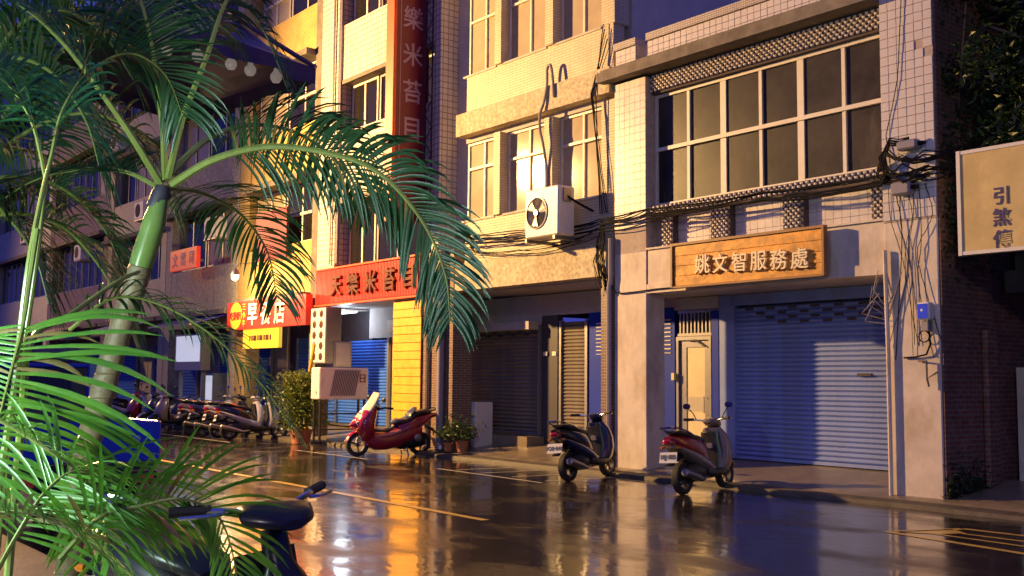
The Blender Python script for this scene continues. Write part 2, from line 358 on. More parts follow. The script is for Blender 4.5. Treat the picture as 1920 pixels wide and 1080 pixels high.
def lattice(p, x0, x1, z0, z1, y, c=.046, name='lattice_band'):
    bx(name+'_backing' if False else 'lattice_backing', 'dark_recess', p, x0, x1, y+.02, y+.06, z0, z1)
    m = MB(); nx = int((x1-x0)/c); nz_ = int((z1-z0)/c)
    for i in range(nx):
        for j in range(nz_):
            if (i+j) % 2: continue
            x = x0+i*c; z = z0+j*c
            m.add([(x, y+.018, z), (x+c*.9, y+.018, z), (x+c*.9, y+.018, z+c*.9), (x, y+.018, z+c*.9), (x+c*.18, y-.012, z+c*.18), (x+c*.72, y-.012, z+c*.18), (x+c*.72, y-.012, z+c*.72), (x+c*.18, y-.012, z+c*.72)],
                  [(4, 5, 6, 7), (0, 1, 5, 4), (1, 2, 6, 5), (2, 3, 7, 6), (3, 0, 4, 7)])
    return m.build(name, 'lattice', p, kind='stuff')
TILE_N = [0]
def tiles(p, x0, x1, z0, z1, y, t=.12, gap=.006, single=True, m='tile_white'):
    nx = max(1, round((x1-x0)/t)); nz_ = max(1, round((z1-z0)/t)); tx, tz = (x1-x0)/nx, (z1-z0)/nz_
    mk = lambda a, b, c, d, e, f: MB().bbox(a, b, c, d, e, f, b=.003)
    if single:
        me = mk(0, tx-gap, -.008, .004, 0, tz-gap).mesh('wall_tile', M[m])
    else: big = MB()
    for i in range(nx):
        for j in range(nz_):
            if random.random() < .006: continue
            x, z, dy = x0+i*tx+gap/2, z0+j*tz+gap/2, random.uniform(-.0015, .0015)
            if single and TILE_N[0] < 300:
                inst('wall_tile', me, p, (x, y+dy, z), (random.uniform(-.012, .012), 0, random.uniform(-.012, .012))); TILE_N[0] += 1
            elif single:
                tiles.rest.add([(x, y-.008, z), (x+tx-gap, y-.008, z), (x+tx-gap, y-.008, z+tz-gap), (x, y-.008, z+tz-gap), (x, y+.004, z), (x+tx-gap, y+.004, z), (x+tx-gap, y+.004, z+tz-gap), (x, y+.004, z+tz-gap)],
                               [(0, 1, 2, 3), (0, 4, 5, 1), (1, 5, 6, 2), (2, 6, 7, 3), (3, 7, 4, 0)])
tiles.rest = MB()

# ------------------------------------------------------------------ white tiled two storey building
B = thing('tiled_building', 'two storey white tiled building with a long white framed window and blue roller shutter', 'building', (-9.9, 0, 0))
bx('pier', 'white_paint', B, -12.77, -12.03, 0, .42, 0, 2.90, b=.012)
bx('pier', 'white_paint', B, -12.77, -12.05, .012, .45, 2.90, 3.58)
bx('pier', 'grout', B, -12.77, -12.05, .012, .45, 3.58, 6.46)
tiles(B, -7.76, -7.02, 3.58, 7.9, 0)
tiles(B, -12.03, -7.78, 6.73, 7.04, .04)
tiles(B, -12.77, -12.05, 4.0, 6.46, .012, t=.13)
for a, b in ((-11.58, -10.80), (-10.42, -9.45), (-9.1, -8.02)): tiles(B, a, b, 3.62, 4.15, .27, t=.13)
tiles(B, -12.77, -12.3, 6.73, 7.04, .04)
tiles.rest.build('wall_tiles', 'tile_white', B, kind='stuff')
bx('pier', 'white_paint', B, -7.76, -7.02, 0.004, .45, 0, 3.56, b=.012)
bx('pier', 'grout', B, -7.76, -7.021, .004, .45, 3.56, 9.2)
lm = MB(); lm.box(-12.03, -7.76, .03, .42, 3.04, 3.60); lm.box(-12.03, -7.76, .002, .425, 2.90, 3.04); lm.box(-12.045, -7.765, -.005, .3, 3.601, 3.63)
lm.build('lintel', 'white_paint', B)
bx('spandrel', 'grout', B, -12.05, -7.76, .28, .5, 3.632, 4.16)
for a, b in ((-11.80, -11.58), (-10.80, -10.42), (-9.45, -9.10), (-8.02, -7.77)): lattice(B, a, b, 3.635, 4.16, .12, .044, 'lattice_post')
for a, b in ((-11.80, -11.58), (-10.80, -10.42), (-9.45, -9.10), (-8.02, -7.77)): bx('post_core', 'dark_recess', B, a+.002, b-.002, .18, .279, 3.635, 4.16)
bx('sill', 'white_paint', B, -12.05, -7.765, .1, .5, 4.165, 4.25)
lattice(B, -12.04, -7.77, 4.17, 4.31, .06, .046)
window(B, -12.04, -7.765, 4.315, 6.16, .25, 6, 1, .05, 'alu', 'glass_dark', zsplit=5.25, sash=.028, thick=.055)
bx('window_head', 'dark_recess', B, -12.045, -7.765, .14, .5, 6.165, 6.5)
lattice(B, -12.04, -7.77, 6.20, 6.48, .10, .046)
cn = MB(); cn.box(-12.98, -7.765, -.22, .4, 6.50, 6.66); cn.box(-12.95, -7.765, -.16, .38, 6.66, 6.715); cn.build('cornice', 'ledge', B)
pp = MB(); pp.box(-12.79, -12.29, .048, .3, 6.72, 7.05); pp.box(-12.03, -7.765, .048, .3, 6.72, 7.05); pp.build('parapet', 'grout', B)
bx('parapet_post', 'white_paint', B, -12.289, -12.031, .22, .32, 6.72, 7.10)
bx('parapet_cap', 'mosaic', B, -12.81, -12.28, 0, .33, 7.051, 7.17); bx('parapet_cap', 'mosaic', B, -12.04, -7.765, 0, .33, 7.051, 7.17)
bx('upper_storey', 'grey_wall', B, -12.75, -7.2, .51, 9, 3.05, 6.9)
bx('ceiling', 'grey_wall', B, -12.78, -7.1, .43, 1.6, 2.93, 3.04)
bk = MB(); bk.box(-11.52, -7.3, 1.42, 1.6, 2.74, 2.92); bk.box(-11.72, -11.47, 1.38, 1.6, .1, 2.92); bk.build('back_wall', 'blue_shutter', B)
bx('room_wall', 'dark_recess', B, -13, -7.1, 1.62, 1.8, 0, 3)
shutter(B, -11.40, -7.34, .27, 2.74, 1.45, 'blue_shutter', .0745, ((31, .2), (30, .42), (29, .62), (28, .84)))
bx('keyhole_cover', 'dark_recess', B, -9.13, -8.9, 1.40, 1.418, 1.60, 1.64)
# stair door
d = MB(); d.box(-12.66, -12.61, 1.36, 1.5, .22, 2.26); d.box(-11.93, -11.88, 1.36, 1.5, .22, 2.26); d.box(-12.61, -11.93, 1.36, 1.5, 2.20, 2.26)
D_ = d.build('door', 'alu_grey', B)
lf = MB(); lf.box(-12.60, -12.46, 1.40, 1.44, .24, 2.19); lf.box(-12.05, -11.94, 1.40, 1.44, .24, 2.19); lf.box(-12.46, -12.05, 1.40, 1.44, 2.08, 2.19)
lf.box(-12.46, -12.05, 1.401, 1.44, .24, .34); lf.build('door_leaf', 'alu_grey', D_)
bx('door_panel', 'cream', D_, -12.46, -12.05, 1.415, 1.43, 1.24, 2.08); bx('door_panel', 'concrete', D_, -12.46, -12.05, 1.412, 1.43, 1.0, 1.24); bx('door_panel', 'cream', D_, -12.46, -12.05, 1.415, 1.43, .34, 1.0)
MB().tube([(-12.05, 1.36, 1.25), (-12.0, 1.33, 1.25), (-12.0, 1.33, .98), (-12.05, 1.36, .98)], .012).build('door_handle', 'chrome', D_)
MB().tube([(-12.4, 1.37, 2.2), (-12.22, 1.34, 2.2), (-12.0, 1.36, 2.08)], .014).build('door_closer', 'steel', D_)
bx('switch_plate', 'cream', B, -12.72, -12.66, 1.30, 1.36, 1.52, 1.64)
g = MB(); g.box(-12.66, -11.72, 1.40, 1.44, 2.27, 2.32); g.box(-12.66, -11.72, 1.40, 1.44, 2.66, 2.71)
for i in range(11): x = -12.62+i*.083; g.box(x, x+.03, 1.405, 1.435, 2.32, 2.66)
g.build('transom_grille', 'alu_grey', B); bx('transom_wall', 'dark_recess', B, -12.66, -11.72, 1.47, 1.6, 2.27, 2.92)
bx('side_panel', 'blue_paint', B, -11.88, -11.725, 1.37, 1.5, .2, 2.68); bx('beam', 'grey_wall', B, -12.7, -11.72, 1.36, 1.6, 2.72, 2.92)
bx('party_wall', 'brick', B, -7.30, -7.018, .452, 1.25, 0, 8.6)
bx('party_wall', 'brick', B, -7.017, -6.99, .02, 1.25, 0, 8.6)
bx('party_wall', 'brick', B, -7.30, -7.08, 1.25, 3.0, 0, 8.6)
bx('buttress', 'brick', B, -6.988, -6.90, .9, 1.2, 0, 2.2, b=.03)

# ------------------------------------------------------------------ carved wooden signboard
s = thing('wooden_signboard', 'long orange wooden signboard with pale raised characters above the blue shutter', 'sign', (-9.95, -.12, 2.95))
for i in range(4):
    z = 2.955+i*.155; bx('board', 'wood_sign', s, -11.30, -8.59, -.155+random.uniform(0, .006), -.10, z, z+.152, b=.004)
f = MB(); f.box(-11.34, -8.55, -.18, -.09, 3.577, 3.615); f.box(-11.34, -11.305, -.18, -.09, 2.93, 3.576); f.box(-8.585, -8.55, -.18, -.09, 2.93, 3.576); f.box(-11.304, -8.586, -.175, -.09, 2.925, 2.953)
f.build('frame', 'wood_trim', s)
for x in (-11.0, -10.0, -9.0): bx('bracket', 'steel', s, x, x+.05, -.1, .03, 3.2, 3.26)
chars('姚文智服務處', .30, .04, 'letter_gold', s, (-10.68, -.185, 3.25), (.35, 0, -.012), bold=.008)

# ------------------------------------------------------------------ beige three storey building
E_ = thing('beige_building', 'beige strip tiled building with frosted windows and a pebble dashed beam over the arcade', 'building', (-15, 0, 0))
bx('column', 'brown_tile', E_, -13.09, -12.80, .0, .3, 0, 3.25); bx('beam', 'pebble', E_, -17.32, -12.83, -.02, .3, 3.25, 3.78)
bx('ceiling', 'grey_wall', E_, -17.3, -12.8, .302, 1.6, 3.22, 3.4)
def beige_floor(z0, zb, zt):            # spandrel bottom, sill, window head
    bx('spandrel', 'beige_tile', E_, -17.10, -12.86, .06, .32, z0, zb)
    bx('column', 'beige_tile', E_, -13.14, -12.82, .05, .40, zb, zt+.02)
    for a, b in ((-16.12, -15.92), (-14.60, -14.38)): bx('mullion', 'beige_tile', E_, a, b, .0, .40, zb+.002, zt)
    for a, b in ((-17.22, -16.12), (-15.92, -14.60), (-14.38, -13.14)):
        w = b-a; zs = zb+(zt-zb)*.66
        window(E_, a+.01, b-.01, zb+.01, zt-.02, .22, 2, 1, .04, 'alu', 'glass_frost', zsplit=zs, sash=.02)
        bx('sill', 'concrete', E_, a+.012, b-.012, .04, .20, zb-.03, zb+.008)
    bx('window_head', 'grey_wall', E_, -17.25, -13.14, .17, .5, zt, zt+.16)
beige_floor(3.78, 4.64, 6.24)
beige_floor(6.80, 7.58, 9.30); beige_floor(9.9, 10.7, 12.3)
bx('slab', 'pebble', E_, -17.30, -12.84, -.06, .3, 6.35, 6.80); bx('slab', 'pebble', E_, -17.30, -12.84, -.06, .3, 9.45, 9.9); bx('slab', 'pebble', E_, -17.3, -12.84, -.06, .3, 12.4, 12.9)
bx('upper_storeys', 'grey_wall', E_, -18.0, -12.81, .46, 9, 3.42, 12.8)
bx('side_wall', 'grey_wall', E_, -17.96, -17.34, .45, .6, 3.5, 12.9)
w = MB(); w.box(-20.6, -16.3, 1.40, 1.6, 2.62, 3.2); w.box(-20.6, -16.3, 1.05, 1.39, 2.50, 2.66); w.box(-16.3, -12.7, 1.42, 1.6, 2.78, 3.2); w.build('back_wall', 'grey_wall', E_)
bx('step', 'pave', E_, -19.6, -16.2, .95, 1.6, .1, .40)
shutter(E_, -19.0, -16.38, .40, 2.60, 1.45, 'brown_shutter', .08, ((25, .2), (24, .4)))
dd = MB(); dd.box(-16.28, -16.02, 1.38, 1.5, .2, 2.77); dd.box(-16.0, -15.78, 1.36, 1.5, .2, 2.77); dd.build('door', 'dark_door', E_)
for x in (-16.2, -15.93): bx('name_plate', 'white_plastic', E_, x, x+.12, 1.345, 1.357, 1.98, 2.06)
bx('pipe_box', 'alu_grey', E_, -16.31, -16.285, 1.3, 1.5, .4, 2.6)
shutter(E_, -15.70, -15.02, .27, 2.66, 1.45, 'brown_shutter', .07)
bx('wall_panel', 'blue_paint', E_, -14.93, -12.74, 1.41, 1.5, .2, 2.78)
for i in range(9):
    for x0, x1 in ((-14.72, -14.36), (-13.2, -12.82)): bx('louvre', 'white_plastic' if i % 3 else 'alu_grey', E_, x0, x1, 1.395, 1.408, 1.98+i*.072, 2.0+i*.072)

# ------------------------------------------------------------------ noodle shop building
Cb = thing('noodle_shop_building', 'white small tiled shop building with ribbed red fascia and yellow plank pier', 'building', (-20.5, 0, 0))
bx('column', 'white_small_tile', Cb, -23.15, -22.3, .0, .5, 3.3, 13); bx('column', 'white_small_tile', Cb, -18.2, -17.96, .0, .5, 4.1, 13)
MB().tube([(-22.22, .02, 13), (-22.22, .02, 4.2)], .05).build('rain_pipe', 'pipe_purple', Cb); MB().tube([(-22.45, -.05, 13), (-22.45, -.05, 4.2)], .03).build('rain_pipe', 'steel', Cb)
for z0, z1 in ((5.72, 7.32), (8.6, 9.95), (11.3, 12.7)): bx('spandrel', 'white_small_tile', Cb, -22.15, -18.2, .05, .4, z0, z1); bx('window_head', 'ledge', Cb, -22.15, -18.2, .02, .3, z0-.1, z0-.002)
for z0, z1 in ((4.1, 5.6), (7.33, 8.48), (9.96, 11.18)):
    window(Cb, -22.1, -20.9, z0, z1, .3, 2, 1, .05, 'cream' if z0 < 5 else 'alu', 'glass_black'); window(Cb, -20.85, -18.25, z0, z1, .32, 3, 1, .05, 'alu_grey', 'glass_black')
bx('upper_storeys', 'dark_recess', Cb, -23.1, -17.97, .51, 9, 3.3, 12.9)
bx('ceiling', 'grey_wall', Cb, -23.1, -17.4, .1, 1.6, 3.24, 3.29)
bx('fascia', 'red_sign', Cb, -22.98, -18.48, -.10, .05, 3.24, 4.05)
r = MB()
for i in range(74): x = -22.96+i*.0605; r.box(x, x+.034, -.125, -.101, 3.26, 4.03)
r.build('fascia_rib', 'red_sign', Cb, kind='stuff')
t = MB(); t.box(-23.0, -18.46, -.15, .05, 4.052, 4.09); t.box(-23.0, -18.46, -.14, .05, 3.20, 3.238); t.build('fascia_trim', 'orange_edge', Cb)
chars('天樂米苔目', .52, .06, 'letter_bronze', Cb, (-21.89, -.155, 3.64), (.775, 0, 0), bold=.02)
pl = bx('plank_pier', 'wood_trim', Cb, -19.58, -18.53, .0, .35, .1, 3.18)
for i in range(17): z = .13+i*.178; bx('plank', 'plank', pl, -19.60, -18.51, -.028+random.uniform(0, .006), -.002, z, z+.168, b=.004)
bx('pier', 'brown_tile', Cb, -18.50, -17.42, 0.02, .5, 0, 4.1)
MB().tube([(-17.72, -.06, .1), (-17.72, -.06, 4.1)], .075, 10).build('rain_pipe', 'pipe_purple', Cb, True); MB().tube([(-18.25, -.03, .1), (-18.25, -.03, 3.2)], .04).build('rain_pipe', 'brown_shutter', Cb, True)
cw = MB(); cw.box(-23.15, -22.1, 1.5, 1.7, 2.5, 3.24); cw.box(-22.1, -19.1, 1.5, 1.7, 0.1, 3.24); cw.build('back_wall', 'grey_wall', Cb)
shutter(Cb, -24.6, -22.15, .3, 2.5, 1.48, 'bright_blue_shutter', .075)
bx('notice', 'dark_red', Cb, -21.5, -21.0, 1.47, 1.495, 2.3, 2.75); bx('valance', 'cream', Cb, -22.0, -19.7, 1.3, 1.36, 2.6, 2.9)
# projecting vertical sign
v = thing('vertical_sign', 'tall projecting maroon sign with orange edge and pale characters', 'sign', (-18.7, -.3, 4.75))
bx('panel', 'dark_red', v, -18.80, -18.55, -.72, .10, 4.76, 11.6); bx('edge', 'orange_edge', v, -18.82, -18.53, -.80, -.722, 4.74, 11.6)
for y in (-.62, .0): bx('trim_line', 'pink_letter', v, -18.549, -18.545, y, y+.015, 4.9, 11.5)
chars('目苔米樂天', .52, .012, 'pink_letter', v, (-18.545, -.31, 6.72), (0, 0, .79), rot=(R(90), 0, R(90)), bold=.01)
tr = MB()
for y in (.14, .34): tr.tube([(-18.5, y-.2, 4.9), (-18.5, y-.2, 11.6)], .018, 5)
tr2 = MB(); tr2.tube([(-18.40, -.08, 4.6), (-18.40, -.08, 11.8)], .02, 5); tr2.tube([(-18.15, -.08, 4.6), (-18.15, -.08, 11.8)], .02, 5)
for i in range(12): z = 4.7+i*.58; tr2.tube([(-18.40, -.08, z), (-18.15, -.08, z+.29), (-18.40, -.08, z+.58)], .012, 5)
tr2.build('truss', 'black_plastic', v)
for z in (5.2, 7.2, 9.2): bx('bracket', 'steel', v, -18.72, -18.64, .1, .3, z, z+.08)

# ------------------------------------------------------------------ breakfast shop building and the row further down the street
Db = thing('breakfast_shop_building', 'ochre tiled building with a red and yellow breakfast shop sign', 'building', (-25.4, 0, 0))
bx('column', 'yellow_wall', Db, -27.75, -27.1, 0, .4, 0, 13.5); bx('column', 'ledge', Db, -23.5, -23.17, .02, .4, 0, 13.5)
for z0, z1 in ((3.6, 4.9), (6.6, 7.9), (9.7, 10.9), (12.6, 13.6)): bx('spandrel', 'yellow_wall', Db, -27.1, -23.5, .03, .4, z0, z1); bx('ledge', 'ledge', Db, -27.1, -23.5, -.25, .2, z0-.16, z0-.003)
for z0, z1 in ((4.9, 6.44), (7.9, 9.54), (10.9, 12.44)): window(Db, -27.05, -25.4, z0+.01, z1-.01, .25, 2, 2, .06, 'alu', 'glass_frost'); window(Db, -25.3, -23.55, z0+.01, z1-.01, .25, 2, 2, .06, 'alu', 'glass_black')
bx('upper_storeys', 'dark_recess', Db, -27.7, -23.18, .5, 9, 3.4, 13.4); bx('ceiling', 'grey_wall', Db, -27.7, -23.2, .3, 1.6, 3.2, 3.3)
bw = MB(); bw.box(-27.7, -23.2, 1.62, 1.8, .1, 3.2); bw.build('back_wall', 'dark_door', Db)
shutter(Db, -27.0, -24.8, .3, 2.6, 1.55, 'bright_blue_shutter', .09)
bx('banner', 'dark_red', Db, -26.4, -24.6, -.12, -.08, 4.55, 5.85)
sg = thing('breakfast_sign', 'red breakfast shop sign with yellow disc and white characters', 'sign', (-25.3, -.2, 2.8))
bx('panel', 'sign_red_lit', sg, -27.68, -23.1, -.30, -.12, 2.78, 3.52)
MB().lathe([(.36, 0), (.36, -.012)], (-27.1, -.301, 3.15), 'y', 28).build('disc', 'sign_yellow_lit', sg)
chars('吃飽飽', .25, .012, 'letter_red', sg, (-27.33, -.32, 3.15), (.23, 0, 0)); chars('三小牛', .2, .012, 'letter_yellow', sg, (-26.58, -.31, 3.37), (0, 0, -.22)); chars('早餐店', .62, .014, 'letter_white', sg, (-26.05, -.31, 3.15), (.78, 0, 0), bold=.02)
lw = thing('yellow_menu_sign', 'small yellow backlit panel hanging under the red breakfast sign', 'sign', (-25.9, -.2, 2.2))
bx('panel', 'sign_yellow_lit', lw, -26.7, -24.6, -.26, -.16, 2.26, 2.775)
for i in range(11): bx('printed_mark', 'letter_bronze', lw, -26.3+i*.12, -26.23+i*.12+.02*(i % 3), -.266, -.261, 2.46, 2.60)
# assumed lamp over the breakfast sign, placed by the bright spot on the wet road
ln = thing('sign_lamp', 'assumed lit warm gooseneck lamp above the breakfast sign', 'lamp', (-26.1, 0, 4.2))
MB().tube([(-26.1, .03, 4.35), (-26.1, -.3, 4.5), (-26.1, -.7, 4.45), (-26.1, -.8, 4.3)], .018).build('arm', 'steel', ln, True)
MB().lathe([(.03, .12), (.1, .06), (.13, -.05), (.12, -.05)], (-26.1, -.8, 4.2), 'z', 16).build('shade', 'steel', ln, True)
MB().lathe([(.02, .05), (.09, .0), (.09, -.09), (.03, -.15)], (-26.1, -.8, 4.16), 'z', 14).build('bulb', 'lens_warm', ln, True)
pld = bpy.data.lights.new('sign_lamp_light', 'POINT'); pld.energy = 210; pld.color = (1, .72, .34); pld.shadow_soft_size = .1
plo = bpy.data.objects.new('sign_lamp_light', pld); COL.objects.link(plo); plo.location = (-26.1, -.85, 3.85)

def row_house(x0, x1, h, wall, floors, seed, label, lit=False):
    rn = random.Random(seed); b = thing('row_building', label, 'building', ((x0+x1)/2, 0, 0)); f0 = 3.4; fh = (h-f0)/floors
    bx('column', wall, b, x0, x0+.45, 0, .4, 0, h); bx('column', wall, b, x1-.45, x1, 0, .4, 0, h)
    bx('beam', wall, b, x0+.45, x1-.45, .0, .4, 2.95, f0)
    for k in range(floors):
        z = f0+k*fh; bx('spandrel', wall, b, x0+.45, x1-.45, .02, .4, z+.002, z+fh*.42); n = max(2, int((x1-x0-.9)/1.6)); w = (x1-x0-.9)/n
        for i in range(n): window(b, x0+.45+i*w+.06, x0+.45+(i+1)*w-.06, z+fh*.43, z+fh*.97, .25, 2, 1, .06, 'alu_grey', 'glass_black' if rn.random() < .7 else 'glass_frost')
        bx('ledge', 'ledge', b, x0+.1, x1-.1, -.3, .02, z-.14, z-.004)
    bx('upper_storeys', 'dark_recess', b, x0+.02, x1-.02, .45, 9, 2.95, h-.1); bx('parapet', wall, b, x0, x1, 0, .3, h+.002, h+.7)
    bx('back_wall', 'grey_wall', b, x0, x1, 1.6, 1.8, 0, 2.95); shutter(b, x0+.9, x1-.9, .25, 2.6, 1.55, rn.choice(['brown_shutter', 'bright_blue_shutter']), .1)
    return b
row_house(-33.2, -27.8, 12.8, 'pebble', 3, 1, 'brown pebble dashed building beside the ochre breakfast shop')
row_house(-39.0, -33.25, 15, 'beige_tile', 4, 2, 'four storey beige tiled building further down the street')
row_house(-46.5, -39.05, 13.5, 'brown_tile', 3, 3, 'brown tiled building far down the street')
row_house(-56, -46.55, 17, 'grey_wall', 4, 4, 'grey plastered building far down the street')
row_house(-72, -56.05, 19, 'brown_tile', 5, 5, 'wide five storey brown building at the far end')
row_house(-95, -72.05, 16, 'grey_wall', 4, 6, 'wide grey building at the far end of the street')
# shop bits down the street
a = thing('company_sign', 'small orange red projecting sign above a shop awning', 'sign', (-29.8, -1, 4.5))
bx('panel', 'sign_red_lit', a, -31.2, -29.2, -.62, -.5, 4.62, 5.22); chars('文雲司', .42, .012, 'pink_letter', a, (-30.8, -.63, 4.92), (.62, 0, 0)); bx('bracket', 'steel', a, -30.3, -30.2, -.5, .02, 4.9, 4.98)
a = thing('shop_lightbox', 'bluish white backlit sign box in the arcade beyond the motorcycles', 'sign', (-30.5, -.3, 0))
bx('case', 'alu_grey', a, -31.4, -29.4, -.3, -.02, 1.7, 2.75); bx('face', 'white_lit', a, -31.3, -29.5, -.31, -.302, 1.95, 2.7); bx('leg', 'steel', a, -31.3, -31.2, -.2, -.1, .07, 1.7); bx('leg', 'steel', a, -29.6, -29.5, -.2, -.1, .07, 1.7)
a = thing('drinks_fridge', 'pale glowing drinks fridge standing under the lightbox', 'fridge', (-30, .3, .1))
bx('case', 'alu_grey', a, -30.6, -29.7, .2, .8, .12, 1.62); bx('door', 'white_lit', a, -30.55, -29.75, .185, .198, .55, 1.55)
for k, (x, z, c, n_) in enumerate(((-29.6, 2.95, 'navy', 'dark blue'), (-35.6, 3.0, 'letter_white', 'pale'), (-42.5, 3.1, 'cream', 'cream'))):
    a = thing('shop_awning', n_ + ' sloping shop awning over the arcade of the ' + ('pebble dashed', 'four storey beige', 'brown tiled')[k] + ' building', 'awning', (x, -.5, z), 0)
    for i in range(8): x0 = x-1.6+i*.4; MB().add([(x0, .0, z+.35), (x0+.385, .0, z+.35), (x0+.385, -1.2, z), (x0, -1.2, z), (x0, 0, z+.32), (x0+.385, 0, z+.32), (x0+.385, -1.2, z-.03), (x0, -1.2, z-.03)], [(0, 1, 2, 3), (7, 6, 5, 4), (3, 2, 6, 7), (0, 3, 7, 4), (2, 1, 5, 6)]).build('panel', c if i % 2 or k != 1 else 'alu_grey', a)
    bx('front_bar', 'steel', a, x-1.6, x+1.6, -1.22, -1.19, z-.04, z)
for i, (x, z) in enumerate(((-28.6, 5.4), (-34.5, 6.6), (-37.2, 9.3), (-41, 5.8), (-49, 7.2))):
    a = thing('air_conditioner', 'air conditioner high on the ' + ('pebble dashed building', 'beige four storey building by the second floor', 'beige four storey building by the third floor', 'brown tiled building', 'far grey building')[i], 'air conditioner', (x, -.3, z))
    bx('case', 'white_plastic', a, x-.42, x+.42, -.5, -.16, z, z+.58, b=.02); MB().lathe([(.22, 0), (.22, -.01), (.18, -.02)], (x-.08, -.5, z+.29), 'y', 18).build('fan_grille', 'dark_recess', a); bx('bracket', 'steel', a, x-.4, x+.4, -.5, .02, z-.05, z-.002)
# ------------------------------------------------------------------ fixtures on the facades
a = thing('air_conditioner', 'white air conditioner unit hung on the beige wall below the lit windows', 'air conditioner', (-14, -.3, 3.9))
bx('case', 'white_plastic', a, -14.50, -13.60, -.52, -.14, 3.97, 4.83, b=.025)
MB().lathe([(.29, 0), (.29, -.018), (.265, -.022), (.265, -.004)], (-14.17, -.52, 4.40), 'y', 28, False).build('fan_ring', 'alu_grey', a)
MB().lathe([(.262, 0), (.0001, -.004)], (-14.17, -.521, 4.40), 'y', 28).build('fan_well', 'dark_recess', a)
fb = MB()
for k in range(3):
    an = k*2.094; c, s_ = math.cos(an), math.sin(an); c2, s2 = math.cos(an+.75), math.sin(an+.75)
    fb.add([(-14.17+.05*c, -.532, 4.40+.05*s_), (-14.17+.25*c, -.528, 4.40+.25*s_), (-14.17+.25*c2, -.545, 4.40+.25*s2), (-14.17+.05*c2, -.54, 4.40+.05*s2)], [(0, 1, 2, 3)])
fb.lathe([(.06, 0), (.055, -.02)], (-14.17, -.53, 4.40), 'y', 14); fb.build('fan_blade', 'steel', a)
for i in range(8): MB().lathe([(.06+i*.027, 0), (.064+i*.027, -.004), (.068+i*.027, 0)], (-14.17, -.548, 4.40), 'y', 26, False).build('guard_ring', 'alu_grey', a)
bx('side_cover', 'steel', a, -13.598, -13.57, -.42, -.25, 4.55, 4.78); bx('maker_badge', 'steel', a, -13.75, -13.65, -.524, -.519, 4.74, 4.77)
bk = MB(); bk.box(-14.45, -14.41, -.55, .05, 3.90, 3.96); bk.box(-13.70, -13.66, -.55, .05, 3.90, 3.96); bk.build('bracket', 'steel', a)
MB().tube([(-13.6, -.35, 4.66), (-13.45, -.15, 4.5), (-13.3, .02, 4.38)], .022).build('refrigerant_pipe', 'cable', a, True)
h = thing('drain_hose', 'looped pale hose hanging down the beige wall to the air conditioner', 'hose', (-14.4, -.1, 5))
MB().tube(spline([(-14.25, -.08, 6.55), (-14.27, -.09, 6.9), (-14.33, -.09, 7.15), (-14.42, -.09, 7.1), (-14.44, -.08, 6.8), (-14.5, -.1, 6.5), (-14.58, -.12, 6.3), (-14.58, -.12, 6.0), (-14.52, -.1, 5.75), (-14.50, -.03, 5.3), (-14.49, -.03, 4.9)], 60), .026, 8).build('hose', 'cable_grey', h, True)

def cables(name, label, runs, r0=.012, m='cable', sag=.04, seed=0, group=None):
    rn = random.Random(seed); t = thing(name, label, 'cable', runs[0][0], 0, group)
    for pts in runs:
        P = []
        for i in range(len(pts)-1):
            p, q = Vector(pts[i]), Vector(pts[i+1]); n = max(2, int((q-p).length/.25)); sg = rn.uniform(.3, 1.4)*sag
            for k in range(n+(i == len(pts)-2)):
                u = k/n; v = p.lerp(q, u); v.z -= sg*4*u*(1-u); jt = min(1, (q-p).length/1.2); v += Vector((rn.uniform(-.006, .006), rn.uniform(-.008, .008), rn.uniform(-.012, .012)))*jt; P.append(v)
        MB().tube(P, rn.uniform(.7, 1.4)*r0, 5).build('cable', m, t)
    return t
rn = random.Random(3); runs = []
for i in range(9):
    z = 4.24+rn.uniform(-.16, .12); runs.append([(-17.1, -.08-rn.uniform(0, .1), z+.02), (-14.6, -.12, z-.10+rn.uniform(-.04, .04)), (-13.0, -.1, z-.12+rn.uniform(-.06, .06))])
cables('cable_bundle', 'black telephone cables strung along the beige building under the air conditioner', runs, .009, seed=1, sag=.05)
runs = []
for i in range(8):
    z = 4.12+rn.uniform(-.18, .10); z2 = 4.1+rn.uniform(-.1, .05); runs.append([(-13.0, -.1, z), (-11.9, -.12, z+.03), (-9.6, -.08-rn.uniform(0, .06), z2+.06), (-7.7, -.08, z2+.04), (-7.05, -.1, z2+.06)])
cables('cable_bundle', 'sagging black cables crossing the white tiled building below its window', runs, .010, seed=2, sag=.05)
runs = [[(-16.9, -.06, 3.95+.04*i), (-15.2, -.1, 3.83+rn.uniform(-.06, .06)), (-13.1, -.08, 4.0+rn.uniform(-.1, .05))] for i in range(5)]
cables('cable_bundle', 'thin loose wires along the pebble dashed beam', runs, .007, seed=4, sag=.08)
runs = []
for i in range(14):
    x = -13.08+rn.uniform(0, .22); runs.append([(x, -.07, 4.1+rn.uniform(-.1, .1)), (x+rn.uniform(-.18, .15), -.11, 3.8), (x+rn.uniform(-.15, .15), -.12, 3.5), (x+rn.uniform(-.08, .1), -.06, 3.2-rn.uniform(0, .3))])
cables('cable_tangle', 'tangled cable loops at the joint between beige and white buildings', runs, .008, seed=5, sag=.0)
cables('cable_drop', 'thin wires hanging down the right edge of the beige facade', [[(-13.05+.04*i, .0, 7.6-.1*i), (-13.15-.1*i+.02*i*i, -.08, 6.4), (-13.1+.05*i, -.02, 4.3)] for i in range(5)], .008, seed=6, sag=.02)
MB().tube([(-12.80, -.05, 3.86), (-12.80, -.05, 3.2), (-12.84, -.05, 3.0), (-12.84, -.05, .15)], .045, 8).build('down_pipe', 'pipe_purple', smooth=True)
tag(bpy.data.objects['down_pipe'], 'grey purple conduit pipe running down between the brown column and white pier', 'pipe')
